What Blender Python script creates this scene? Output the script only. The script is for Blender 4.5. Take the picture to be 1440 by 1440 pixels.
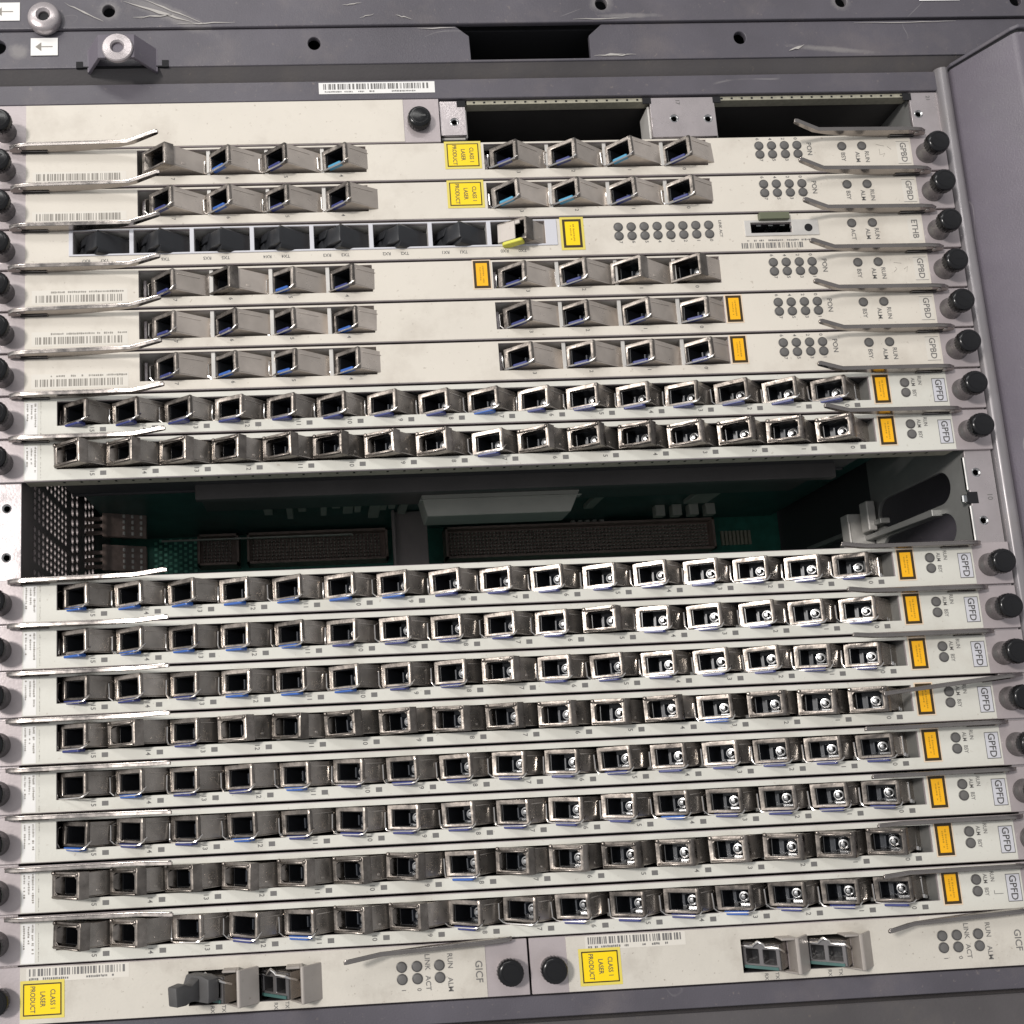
import bpy, bmesh, math, random
from mathutils import Vector, Matrix
random.seed(7)
S = bpy.context.scene
for o in list(bpy.data.objects): bpy.data.objects.remove(o)
COL = S.collection
MM = 0.001

# ------------------------------------------------------------------ camera
cam = bpy.data.cameras.new('camera'); co = bpy.data.objects.new('camera', cam); COL.objects.link(co)
co.matrix_world = Matrix(((0.998173, 0.041535, -0.043882, -0.0794730),
                          (-0.037075, -0.152427, -0.987619, -0.3463155),
                          (-0.04771, 0.987441, -0.150609, -0.0447219),
                          (0, 0, 0, 1)))
cam.sensor_width = 36; cam.lens = 32.5
cam.shift_x = 214.1112 / 1440; cam.shift_y = 154.0028 / 1440
cam.clip_start = 0.01; cam.clip_end = 50
S.camera = co
# ------------------------------------------------------------------ light
W = bpy.data.worlds.new('World'); S.world = W; W.use_nodes = True
bg = W.node_tree.nodes['Background']; bg.inputs[0].default_value = (0.96, 0.97, 1.0, 1); bg.inputs[1].default_value = 0.42

def area(name, loc, target, sx, sy, energy, color):
    l = bpy.data.lights.new(name, 'AREA'); l.shape = 'RECTANGLE'; l.size = sx; l.size_y = sy
    l.energy = energy; l.color = color
    o = bpy.data.objects.new(name, l); COL.objects.link(o); o.location = loc
    d = Vector(target) - Vector(loc); o.rotation_euler = d.to_track_quat('-Z', 'Y').to_euler()
    return o
area('ceiling_lamp', (-1.75, -2.35, 0.62), (0, 0, 0.05), 0.34, 0.34, 63, (1.0, 0.955, 0.91))
area('added_highlight_fill', (-0.5, -1.2, 1.35), (0, 0, 0.05), 1.6, 0.25, 8, (1.0, 0.98, 0.95))  # unseen long fill, added for streak highlights on the metal
area('added_fill_panel', (-2.1, -1.75, 0.25), (0, 0, 0.05), 3.0, 2.2, 10, (1.0, 0.98, 0.96))  # unseen soft panel, added to brighten the module fronts
S.view_settings.view_transform = 'Standard'; S.view_settings.look = 'None'
S.view_settings.exposure = 0; S.view_settings.gamma = 1

# ------------------------------------------------------------------ materials
MATS = {}
def mat(name, col, rough=0.5, metal=0.0, var=0.0, vscale=60, bump=0.0, bscale=900, dirt=0.0, dirtcol=(0.25, 0.22, 0.18), dirtscale=35,
        rnd=0.0, rvar=0.0, coat=0.0, smear=None, stretch=None, emit=None, transmission=0.0, scratch=0.0, spec=None):
    m = bpy.data.materials.new(name); m.use_nodes = True; nt = m.node_tree; N = nt.nodes; L = nt.links
    b = N['Principled BSDF']
    b.inputs['Roughness'].default_value = rough; b.inputs['Metallic'].default_value = metal
    b.inputs['Coat Weight'].default_value = coat
    if spec is not None: b.inputs['Specular IOR Level'].default_value = spec
    tc = N.new('ShaderNodeTexCoord'); vec = tc.outputs['Object']
    geo = N.new('ShaderNodeNewGeometry')
    vec = geo.outputs['Position']
    mp = N.new('ShaderNodeMapping'); L.new(vec, mp.inputs[0])
    if stretch: mp.inputs['Scale'].default_value = stretch
    vec = mp.outputs[0]
    rgb = N.new('ShaderNodeRGB'); rgb.outputs[0].default_value = (*col, 1); cur = rgb.outputs[0]
    def noise(sc, det=4, rg=0.6):
        n = N.new('ShaderNodeTexNoise'); n.inputs['Scale'].default_value = sc; n.inputs['Detail'].default_value = det
        n.inputs['Roughness'].default_value = rg; L.new(vec, n.inputs['Vector']); return n
    def ramp(src, a, b_, lo=0.0, hi=1.0):
        r = N.new('ShaderNodeMapRange'); r.inputs[1].default_value = a; r.inputs[2].default_value = b_
        r.inputs[3].default_value = lo; r.inputs[4].default_value = hi; L.new(src, r.inputs[0]); return r.outputs[0]
    if var:
        n = noise(vscale); f = ramp(n.outputs[0], 0.3, 0.7, 1 - var, 1 + var)
        mx = N.new('ShaderNodeVectorMath'); mx.operation = 'SCALE'; L.new(cur, mx.inputs[0]); L.new(f, mx.inputs['Scale']); cur = mx.outputs[0]
    if rnd:
        oi = N.new('ShaderNodeObjectInfo'); f = ramp(oi.outputs['Random'], 0, 1, 1 - rnd, 1 + rnd)
        mx = N.new('ShaderNodeVectorMath'); mx.operation = 'SCALE'; L.new(cur, mx.inputs[0]); L.new(f, mx.inputs['Scale']); cur = mx.outputs[0]
    if dirt:
        n = noise(dirtscale, 6, 0.65); f = ramp(n.outputs[0], 0.52, 0.75, 0, dirt)
        n2 = noise(dirtscale * 14, 3, 0.6); f2 = ramp(n2.outputs[0], 0.66, 0.74, 0, dirt * 1.6)
        ad = N.new('ShaderNodeMath'); ad.operation = 'ADD'; ad.use_clamp = True; L.new(f, ad.inputs[0]); L.new(f2, ad.inputs[1])
        mx = N.new('ShaderNodeMix'); mx.data_type = 'RGBA'; L.new(ad.outputs[0], mx.inputs[0]); L.new(cur, mx.inputs[6]); mx.inputs[7].default_value = (*dirtcol, 1); cur = mx.outputs[2]
    if smear:
        geo2 = N.new('ShaderNodeNewGeometry')
        for (sx_, sz_, rx_, rz_, ang) in smear:
            mp2 = N.new('ShaderNodeMapping'); mp2.vector_type = 'TEXTURE'
            mp2.inputs['Location'].default_value = (sx_ * MM, 0, sz_ * MM); mp2.inputs['Rotation'].default_value = (0, ang, 0); mp2.inputs['Scale'].default_value = (rx_ * MM, 1, rz_ * MM)
            L.new(geo2.outputs['Position'], mp2.inputs[0])
            ln = N.new('ShaderNodeVectorMath'); ln.operation = 'LENGTH'
            fl = N.new('ShaderNodeVectorMath'); fl.operation = 'MULTIPLY'; fl.inputs[1].default_value = (1, 0, 1); L.new(mp2.outputs[0], fl.inputs[0]); L.new(fl.outputs[0], ln.inputs[0])
            ns = noise(260, 4, .7); ad2 = N.new('ShaderNodeMath'); ad2.operation = 'ADD'; L.new(ln.outputs['Value'], ad2.inputs[0]); L.new(ns.outputs[0], ad2.inputs[1])
            fz = ramp(ad2.outputs[0], 0.9, 1.5, 0.34, 0.0)
            mx = N.new('ShaderNodeMix'); mx.data_type = 'RGBA'; L.new(fz, mx.inputs[0]); L.new(cur, mx.inputs[6]); mx.inputs[7].default_value = (0.36, 0.34, 0.32, 1); cur = mx.outputs[2]
    if scratch:
        n = N.new('ShaderNodeTexNoise'); n.inputs['Scale'].default_value = 9; n.inputs['Detail'].default_value = 2
        n.inputs['Distortion'].default_value = 1.2; L.new(vec, n.inputs['Vector'])
        a = N.new('ShaderNodeMath'); a.operation = 'SUBTRACT'; L.new(n.outputs[0], a.inputs[0]); a.inputs[1].default_value = 0.5
        ab = N.new('ShaderNodeMath'); ab.operation = 'ABSOLUTE'; L.new(a.outputs[0], ab.inputs[0])
        line = ramp(ab.outputs[0], 0.0, 0.0022, 1, 0)
        n3 = noise(22, 3); msk = ramp(n3.outputs[0], 0.56, 0.66, 0, scratch)
        mu = N.new('ShaderNodeMath'); mu.operation = 'MULTIPLY'; L.new(line, mu.inputs[0]); L.new(msk, mu.inputs[1])
        mx = N.new('ShaderNodeMix'); mx.data_type = 'RGBA'; L.new(mu.outputs[0], mx.inputs[0]); L.new(cur, mx.inputs[6]); mx.inputs[7].default_value = (0.5, 0.48, 0.46, 1); cur = mx.outputs[2]
    L.new(cur, b.inputs['Base Color'])
    if rvar:
        n = noise(vscale * 1.7, 5); L.new(ramp(n.outputs[0], 0.3, 0.7, max(0.03, rough - rvar), rough + rvar), b.inputs['Roughness'])
    if bump:
        n = noise(bscale, 3); bm_ = N.new('ShaderNodeBump'); bm_.inputs['Strength'].default_value = bump
        bm_.inputs['Distance'].default_value = 0.0003; L.new(n.outputs[0], bm_.inputs['Height']); L.new(bm_.outputs[0], b.inputs['Normal'])
    MATS[name] = m; return m
mat('panel_upper', (0.675, 0.63, 0.555), 0.5, var=0.04, vscale=22, dirt=0.5, dirtcol=(0.42, 0.37, 0.31), bump=0.15)
mat('panel_lower', (0.65, 0.64, 0.58), 0.5, var=0.035, vscale=22, dirt=0.38, dirtcol=(0.42, 0.38, 0.32), bump=0.15)
mat('panel_dirty', (0.60, 0.565, 0.50), 0.52, var=0.05, vscale=40, dirt=0.42, dirtcol=(0.27, 0.23, 0.19), dirtscale=50, bump=0.2)
mat('zinc_sheet', (0.46, 0.41, 0.415), 0.42, 0.25, var=0.07, vscale=45, dirt=0.12, bump=0.2, rvar=0.08)
mat('flange_metal', (0.50, 0.455, 0.46), 0.3, 0.55, var=0.08, vscale=60, dirt=0.15, bump=0.15, rvar=0.1)
mat('side_rail_grey', (0.27, 0.255, 0.265), 0.35, 0.4, var=0.1, vscale=40, dirt=0.25, rvar=0.08)
mat('purple_paint', (0.094, 0.087, 0.103), 0.44, var=0.2, vscale=16, dirt=0.32, dirtcol=(0.21, 0.18, 0.17), bump=0.35, bscale=1600, scratch=0.45, rvar=0.08, smear=[(-132, 266.5, 24, 4.2, .45), (-156, 268, 5.5, 5, 0), (51, 268.3, 6, 5, 0), (62, 262.5, 16, 1.4, 0), (155, 268, 5, 4.6, 0), (-193, 250.5, 5, 4, .3), (150, 246, 22, 1.5, .1)])
mat('purple_paint_wing', (0.135, 0.12, 0.145), 0.44, var=0.16, vscale=18, dirt=0.4, dirtcol=(0.16, 0.155, 0.165), bump=0.35, bscale=1600, scratch=0.5, rvar=0.08)
mat('lower_paint', (0.085, 0.078, 0.08), 0.5, var=0.15, vscale=18, dirt=0.3, dirtcol=(0.15, 0.13, 0.11), bump=0.3)
mat('dark_gap', (0.006, 0.006, 0.008), 0.8)
mat('module_metal', (0.37, 0.335, 0.30), 0.28, 0.86, var=0.22, vscale=110, rnd=0.28, dirt=0.10, dirtcol=(0.25, 0.21, 0.18), dirtscale=90, rvar=0.08, bump=0.08, bscale=300)
mat('module_metal_light', (0.50, 0.445, 0.395), 0.32, 0.5, var=0.16, vscale=70, rnd=0.14, dirt=0.25, dirtcol=(0.25, 0.21, 0.18), dirtscale=80, rvar=0.08)
mat('collar_metal', (0.235, 0.21, 0.188), 0.33, 1.0, var=0.35, vscale=210, rnd=0.35, dirt=0.45, dirtcol=(0.10, 0.085, 0.075), dirtscale=150, rvar=0.16, bump=0.35, bscale=260)
mat('wire_metal', (0.78, 0.75, 0.72), 0.16, 1.0, rvar=0.05)
mat('lever_metal', (0.36, 0.33, 0.31), 0.24, 1.0, var=0.1, vscale=120, dirt=0.25, dirtcol=(0.26, 0.22, 0.2), dirtscale=60, rvar=0.14, bump=0.35, bscale=55)
mat('bore_black', (0.006, 0.0065, 0.008), 0.3)
mat('bore_blue', (0.025, 0.03, 0.04), 0.35)
mat('cage_grey', (0.30, 0.30, 0.29), 0.42, 0.4, var=0.1, vscale=80)
mat('hood_tan', (0.40, 0.365, 0.335), 0.45, 0.3, var=0.12, vscale=60, dirt=0.35)
mat('cage_light', (0.60, 0.58, 0.55), 0.4, 0.25, var=0.1, vscale=80)
mat('cage_dark', (0.055, 0.055, 0.058), 0.5, 0.3)
mat('black_plastic', (0.008, 0.008, 0.009), 0.2, spec=0.4)
mat('black_plastic_matte', (0.02, 0.02, 0.022), 0.45)
mat('grey_collar', (0.20, 0.19, 0.19), 0.25, 0.7)
mat('rubber', (0.020, 0.021, 0.024), 0.3, var=0.1, vscale=200)
mat('rubber_grey', (0.075, 0.073, 0.073), 0.5, var=0.1, vscale=200)
mat("tab_indigo", (0.03, 0.04, 0.17), 0.35)
mat('tab_blue', (0.03, 0.11, 0.40), 0.3)
mat('tab_cyan', (0.07, 0.30, 0.48), 0.3)
mat('tab_yellow', (0.62, 0.60, 0.06), 0.4)
mat('ceramic', (0.36, 0.36, 0.36), 0.22, 0.95)
mat('print_grey', (0.16, 0.155, 0.15), 0.6)
mat('print_dark', (0.075, 0.073, 0.07), 0.6)
mat('print_pencil', (0.26, 0.24, 0.21), 0.6)
mat('led_grey', (0.135, 0.13, 0.125), 0.35)
mat('led_ring', (0.075, 0.072, 0.07), 0.4)
mat('yellow_sticker', (0.92, 0.66, 0.004), 0.38, var=0.03)
mat('yellow_edge', (0.72, 0.60, 0.12), 0.4)
mat('orange_sticker', (0.93, 0.47, 0.008), 0.38, var=0.03)
mat('orange_edge', (0.78, 0.62, 0.46), 0.4)
mat('faint_print', (0.50, 0.27, 0.01), 0.4)
mat('sticker_border', (0.045, 0.028, 0.008), 0.4)
mat('white_sticker', (0.80, 0.79, 0.77), 0.45)
mat('label_lilac', (0.60, 0.60, 0.64), 0.42)
mat('label_cream', (0.685, 0.65, 0.585), 0.45)
mat('pcb_green', (0.035, 0.17, 0.13), 0.35, var=0.25, vscale=150)
mat('pcb_dark', (0.045, 0.115, 0.105), 0.4, var=0.2, vscale=80)
mat('solder', (0.2, 0.55, 0.42), 0.35, 0.4)
mat('connector_brown', (0.27, 0.20, 0.175), 0.5, var=0.2, vscale=400)
mat('component_grey', (0.38, 0.38, 0.34), 0.5, var=0.1)
mat('perforated_steel', (0.30, 0.26, 0.255), 0.4, 0.3, var=0.12, vscale=60)
mat('board_olive', (0.13, 0.14, 0.09), 0.4)
mat('dark_steel', (0.085, 0.08, 0.078), 0.4, 0.3, var=0.1)
mat('gasket', (0.40, 0.38, 0.30), 0.5, 0.3, var=0.15, vscale=500)
mat('bright_pad', (0.82, 0.78, 0.74), 0.25, 0.2)
mat('screw_thread', (0.45, 0.46, 0.46), 0.2, 1.0)
mat('scuff', (0.42, 0.40, 0.38), 0.7)

# ------------------------------------------------------------------ helpers
def V(x, d, z): return Vector((x * MM, -d * MM, z * MM))      # x right, d towards the viewer, z up (mm)

class MB:
    """mesh builder in millimetres, axes x, d (out of the panel), z"""
    def __init__(s): s.v = []; s.f = []; s.m = []; s.mi = 0
    def mat(s, i): s.mi = i; return s
    def add(s, vs, fs):
        o = len(s.v); s.v += vs; s.f += [tuple(i + o for i in f) for f in fs]; s.m += [s.mi] * len(fs); return s
    def box(s, x0, x1, d0, d1, z0, z1):
        vs = [(x, d, z) for x in (x0, x1) for d in (d0, d1) for z in (z0, z1)]
        return s.add(vs, [(0, 1, 3, 2), (4, 6, 7, 5), (0, 4, 5, 1), (2, 3, 7, 6), (0, 2, 6, 4), (1, 5, 7, 3)])
    def prism(s, pts, a, b, axis='z'):
        """pts: polygon in the two other axes, extruded between a and b"""
        n = len(pts)
        mk = {'z': lambda p, t: (p[0], p[1], t), 'x': lambda p, t: (t, p[0], p[1]), 'd': lambda p, t: (p[0], t, p[1])}[axis]
        vs = [mk(p, a) for p in pts] + [mk(p, b) for p in pts]
        fs = [tuple(range(n)), tuple(range(2 * n - 1, n - 1, -1))] + [(i, (i + 1) % n, (i + 1) % n + n, i + n) for i in range(n)]
        return s.add(vs, fs)
    def lathe(s, prof, cx, cz, n=24, sq=1.0):
        """prof: list of (r, d), revolved about the d axis at cx, cz"""
        vs = []; fs = []
        for r, d in prof:
            for k in range(n):
                a = 2 * math.pi * k / n; vs.append((cx + r * math.cos(a), d, cz + r * math.sin(a) * sq))
        for j in range(len(prof) - 1):
            for k in range(n):
                a, b = j * n + k, j * n + (k + 1) % n; fs.append((a, b, b + n, a + n))
        fs.append(tuple(range(n))[::-1]); fs.append(tuple(range((len(prof) - 1) * n, len(prof) * n)))
        return s.add(vs, fs)
    def disc(s, cx, cz, d, r, n=16):
        return s.add([(cx + r * math.cos(2 * math.pi * k / n), d, cz + r * math.sin(2 * math.pi * k / n)) for k in range(n)], [tuple(range(n))])
    def rect(s, x0, x1, z0, z1, d): return s.add([(x0, d, z0), (x1, d, z0), (x1, d, z1), (x0, d, z1)], [(0, 1, 2, 3)])
    def tube(s, path, r, n=8):
        P = [Vector(p) for p in path]; vs = []; fs = []
        up = Vector((0.13, 0.2, 1)).normalized()
        for i, p in enumerate(P):
            t = (P[min(i + 1, len(P) - 1)] - P[max(i - 1, 0)]).normalized()
            u = t.cross(up)
            if u.length < 0.2: u = t.cross(Vector((1, 0.3, 0)))
            u.normalize(); w = t.cross(u)
            for k in range(n):
                a = 2 * math.pi * k / n; q = p + u * r * math.cos(a) + w * r * math.sin(a); vs.append(tuple(q))
        for j in range(len(P) - 1):
            for k in range(n):
                a, b = j * n + k, j * n + (k + 1) % n; fs.append((a, b, b + n, a + n))
        fs.append(tuple(range(n))[::-1]); fs.append(tuple(range((len(P) - 1) * n, len(P) * n)))
        return s.add(vs, fs)
    def sheet(s, x0, x1, z0, z1, holes, d0, d1):
        """plate with rectangular holes"""
        xs = sorted(set([x0, x1] + [h[0] for h in holes] + [h[1] for h in holes])); zs = sorted(set([z0, z1] + [h[2] for h in holes] + [h[3] for h in holes]))
        def solid(i, j):
            if not (0 <= i < len(xs) - 1 and 0 <= j < len(zs) - 1): return False
            cx = (xs[i] + xs[i + 1]) / 2; cz = (zs[j] + zs[j + 1]) / 2
            return not any(h[0] < cx < h[1] and h[2] < cz < h[3] for h in holes)
        for i in range(len(xs) - 1):
            for j in range(len(zs) - 1):
                if not solid(i, j): continue
                a, b, c, e = xs[i], xs[i + 1], zs[j], zs[j + 1]
                s.rect(a, b, c, e, d1); s.rect(b, a, c, e, d0)
                if not solid(i - 1, j): s.add([(a, d0, c), (a, d1, c), (a, d1, e), (a, d0, e)], [(0, 1, 2, 3)])
                if not solid(i + 1, j): s.add([(b, d0, c), (b, d1, c), (b, d1, e), (b, d0, e)], [(3, 2, 1, 0)])
                if not solid(i, j - 1): s.add([(a, d0, c), (b, d0, c), (b, d1, c), (a, d1, c)], [(0, 1, 2, 3)])
                if not solid(i, j + 1): s.add([(a, d0, e), (b, d0, e), (b, d1, e), (a, d1, e)], [(3, 2, 1, 0)])
        return s
    def mesh(s, name, mats, bevel=0.0, smooth=False, seg=1):
        me = bpy.data.meshes.new(name); me.from_pydata([V(*p) for p in s.v], [], s.f)
        for m in ([mats] if isinstance(mats, str) else mats): me.materials.append(MATS[m])
        for p, i in zip(me.polygons, s.m): p.material_index = i
        bm = bmesh.new(); bm.from_mesh(me)
        bmesh.ops.remove_doubles(bm, verts=bm.verts, dist=1e-6)
        if not getattr(s, 'flat', False): bmesh.ops.recalc_face_normals(bm, faces=bm.faces)
        if bevel:
            ed = [e for e in bm.edges if len(e.link_faces) == 2 and e.calc_face_angle(0) > 0.5]
            bmesh.ops.bevel(bm, geom=ed, offset=bevel * MM, segments=seg, affect='EDGES', profile=0.6, clamp_overlap=True)
        bm.to_mesh(me); bm.free()
        if smooth:
            me.polygons.foreach_set('use_smooth', [True] * len(me.polygons))
            try: me.set_sharp_from_angle(angle=math.radians(38))
            except Exception: pass
        return me

def link(name, me, parent=None, loc=None, rot=None):
    o = bpy.data.objects.new(name, me); COL.objects.link(o)
    if parent: o.parent = parent
    if loc is not None: o.location = loc
    if rot is not None: o.rotation_euler = rot
    return o
def thing(name, label, cat, loc=(0, 0, 0), group=None, rot=None):
    o = bpy.data.objects.new(name, None); COL.objects.link(o); o.location = V(*loc); o.empty_display_size = 0.01
    if rot: o.rotation_euler = rot
    o['label'] = label; o['category'] = cat
    if group: o['group'] = group
    return o
_ct = {}
def curve_plate(outer, holes, thick, matname, name='plate', bevel=0.0, res=6):
    """flat plate with holes of any outline; outlines in mm (a, b)"""
    cu = bpy.data.curves.new(name, 'CURVE'); cu.dimensions = '2D'; cu.fill_mode = 'BOTH'
    cu.extrude = thick / 2 * MM; cu.bevel_depth = bevel * MM; cu.bevel_resolution = 1
    for poly in [outer] + holes:
        sp = cu.splines.new('POLY'); sp.points.add(len(poly) - 1); sp.use_cyclic_u = True
        for p, q in zip(sp.points, poly): p.co = (q[0] * MM, q[1] * MM, 0, 1)
    o = bpy.data.objects.new(name, cu); COL.objects.link(o)
    dg = bpy.context.evaluated_depsgraph_get(); dg.update()
    me = bpy.data.meshes.new_from_object(o.evaluated_get(dg)); bpy.data.objects.remove(o)
    me.materials.clear(); me.materials.append(MATS[matname])
    return me
def to_xz(me, dfront, thick):
    """lay a plate made in the XY plane into the X-Z plane, front face at dfront"""
    me.transform(Matrix(((1, 0, 0, 0), (0, 0, 1, -(dfront - thick / 2) * MM), (0, 1, 0, 0), (0, 0, 0, 1)))); me.flip_normals(); return me
def circ(cx, cz, r, n=20, sq=1.0): return [(cx + r * math.cos(2 * math.pi * k / n), cz + sq * r * math.sin(2 * math.pi * k / n)) for k in range(n)]

_tx = {}
def text_pts(s):
    """triangulated outline of a string: verts (unit cap height, centred) and faces"""
    if s in _tx: return _tx[s]
    cu = bpy.data.curves.new('t', 'FONT'); cu.body = s; cu.size = 1; cu.resolution_u = 3; cu.offset = 0.012
    o = bpy.data.objects.new('t', cu); COL.objects.link(o)
    dg = bpy.context.evaluated_depsgraph_get(); dg.update()
    me = bpy.data.meshes.new_from_object(o.evaluated_get(dg)); bpy.data.objects.remove(o)
    vs = [(v.co.x, v.co.y) for v in me.vertices]; fs = [tuple(p.vertices) for p in me.polygons]; bpy.data.meshes.remove(me)
    if not vs: _tx[s] = ([], []); return _tx[s]
    x0 = min(v[0] for v in vs); x1 = max(v[0] for v in vs); y0 = min(v[1] for v in vs); y1 = max(v[1] for v in vs)
    h = 0.7
    vs = [((x - (x0 + x1) / 2) / h, (y - (y0 + y1) / 2) / h) for x, y in vs]
    _tx[s] = (vs, fs); return _tx[s]
def put_text(mb, s, cx, cz, h, d=0.32, rot='cw', sx=1.0):
    vs, fs = text_pts(s)
    if rot == 'cw': pv = [(cx + y * h, d, cz - x * h * sx) for x, y in vs]
    elif rot == '180': pv = [(cx - x * h * sx, d, cz - y * h) for x, y in vs]
    else: pv = [(cx + x * h * sx, d, cz + y * h) for x, y in vs]
    mb.add(pv, fs)
def dashes(mb, x0, x1, z0, z1, d, rng, along='x'):
    """illegible small print: a row of uneven marks"""
    t = (x0 if along == 'x' else z1)
    while True:
        w = rng.uniform(0.25, 0.7)
        if along == 'x':
            if t + w > x1: break
            mb.rect(t, t + w, z0 + rng.uniform(0, .15), z1 - rng.uniform(0, .2), d); t += w + (rng.uniform(.15, .3) if rng.random() < .85 else rng.uniform(1, 2.4))
        else:
            if t - w < z0: break
            mb.rect(x0 + rng.uniform(0, .15), x1 - rng.uniform(0, .2), t - w, t, d); t -= w + (rng.uniform(.15, .3) if rng.random() < .85 else rng.uniform(.6, 1.3))
def barcode(mb, x0, x1, z0, z1, d, rng):
    x = x0
    while x < x1 - 0.8:
        w = rng.choice((.22, .35, .5, .8)); mb.rect(x, x + w, z0, z1, d); x += w + rng.choice((.22, .3, .45, .8))

# ------------------------------------------------------------------ grid of the shelf (mm)
PITCH = 17.5163
def rowz(r): return -((r + (0.13485 if r >= 3 else 0) - 5) * PITCH)
ZTOP = 14.1; ZBOT = -2.55          # card edges relative to the port-mark line
XL, XR = -206.0, 193.4

# ================================================================== STRUCTURE: the shelf itself
chassis = thing('equipment_shelf', 'purple-grey steel shelf with open slots that holds all the cards', 'equipment rack', (0, 0, -140))
def cpart(name, me, loc=None, rot=None, parent=None):
    o = link(name, me, parent or chassis)
    if parent is None: o.location = V(0, 0, 140)
    return o
# top rail: face band, bevel and lower flat band
notch = [(-20, 259.2), (-12.0, 259.2), (-6.6, 254.6), (-6.4, 243.4), (44.9, 243.4), (45.0, 254.2), (50.4, 259.2)]
outer = [(-240, 242.9), (290, 242.9), (290, 259.2)] + notch[::-1][:-1] + [(-240, 259.2)]
holes = [circ(-71.5, 252.3, 2.9, sq=1.12), circ(109.6, 252.2, 2.9, sq=1.12), circ(-201.5, 252.6, 3.6)]
cpart('top_rail', to_xz(curve_plate(outer, holes, 1.6, 'purple_paint', bevel=0.25), 1.4, 1.6))
cpart('rail_bevel', MB().prism([(1.2, 242.9), (-3.2, 237.2), (-4.4, 237.2), (-4.4, 242.7)], -240, 290, 'x').mesh('rail_bevel', 'lower_paint', 0.2))
cpart('lower_rail_band', MB().box(-240, 196.4, -3.0, -0.6, 227.7, 236.6).mesh('lower_rail_band', 'purple_paint', 0.25))
cpart('rail_backing', MB().box(-240, 290, -45, -40, 236, 262).box(-240, 290, -40, -1.6, 259.4, 260.1).mesh('rail_backing', 'dark_gap'))
mb = MB().box(5, 40, -24, -18, 253.5, 258.5).box(25, 33, -20, -17.4, 250, 252)
cpart('inner_bracket', mb.mesh('inner_bracket', 'dark_steel', 0.3))
# bridge bracket with ring
pts = [(-165.0, .4), (-164, .4), (-158.2, 8.4), (-145, 8.4), (-137.5, .4), (-136.4, .4), (-136.4, 1.75), (-136.9, 1.75), (-144.4, 9.6), (-158.9, 9.6), (-164.6, 1.75), (-165.0, 1.75)]
br = cpart('bridge_bracket', MB().prism(pts, 240.4, 250.8, 'z').mesh('bridge_bracket', 'purple_paint_wing', 0.35, True, 2))
ringp = [(2.4, 6), (2.4, 10.3), (2.9, 10.9), (5.8, 10.6), (6.2, 10.2), (6.2, 9.2)]
link('threaded_bushing', MB().lathe(ringp, -151.0, 244.4, 32).mat(1).lathe([(2.3, 5), (2.3, 9.2)], -151.0, 244.4, 20).mesh('bushing', ['flange_metal', 'dark_gap'], 0, True), br)
# slots beside the bracket
cpart('rail_slot', MB().box(-169.6, -166.9, 0.6, 1.9, 242.4, 245.2).box(-134.6, -131.9, 0.6, 1.9, 242.4, 245.4).box(-169.6, -131.9, 0.6, 1.85, 242.5, 242.95).mesh('rail_slot', 'dark_gap'))
def arrow_label(x0, x1, z0, z1, d, parent, off):
    m = MB().rect(x0, x1, z0, z1, d); m.flat = True
    o = link('arrow_label', m.mesh('arrow_label', 'white_sticker'), parent, off)
    cx, cz = (x0 + x1) / 2, (z0 + z1) / 2
    a = MB(); a.flat = True
    a.add([(cx - 3.6, d + .05, cz), (cx - 1.2, d + .05, cz + 2.0), (cx - 1.2, d + .05, cz - 2.0)], [(0, 2, 1)]).rect(cx - 1.2, cx + 3.4, cz - .22, cz + .22, d + .05)
    link('arrow_print', a.mesh('arrow_print', 'print_pencil'), o)
    return o
arrow_label(-188.0, -177.0, 248.2, 256.2, 2.0, chassis, V(0, 0, 140))
rng = random.Random(3)
m = MB().rect(-70.4, -21.9, 230.4, 235.6, -0.45); lb = link('barcode_label', m.mesh('barcode_label', 'white_sticker'), chassis, V(0, 0, 140))
m = MB(); m.flat = True; barcode(m, -68.5, -24.5, 232.4, 235.0, -0.4, rng); dashes(m, -68, -47, 231.0, 231.8, -0.4, rng); dashes(m, -40, -30, 231.0, 231.8, -0.4, rng)
link('barcode', m.mesh('barcode', 'print_grey'), lb)
# paint scuffs: thin flakes on the rails
m = MB(); m.flat = True
def streak(m, x0, z0, x1, z1, w, d, n=6, seed=1):
    r = random.Random(seed); P = []
    for i in range(n + 1):
        t = i / n; P.append((x0 + (x1 - x0) * t, z0 + (z1 - z0) * t + r.uniform(-.25, .25), w * (1 - abs(2 * t - 1)) * r.uniform(.5, 1.2) + .08))
    for a, b in zip(P, P[1:]):
        m.add([(a[0], d, a[1] - a[2] / 2), (b[0], d, b[1] - b[2] / 2), (b[0], d, b[1] + b[2] / 2), (a[0], d, a[1] + a[2] / 2)], [(0, 1, 2, 3)])
streak(m, 130, 245.6, 137, 248.0, 1.5, 1.95, 5, 3)
streak(m, 46, 244.6, 60, 245.0, .8, 1.95, 6, 4); streak(m, 52, 244.3, 64, 244.8, .5, 1.95, 6, 5)
streak(m, -28, 258.4, -12, 258.7, .5, 1.95, 5, 6); streak(m, 160, 258.3, 205, 258.5, .35, 1.95, 9, 7)
cpart('paint_scuff', m.mesh('paint_scuff', 'scuff'))
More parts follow.
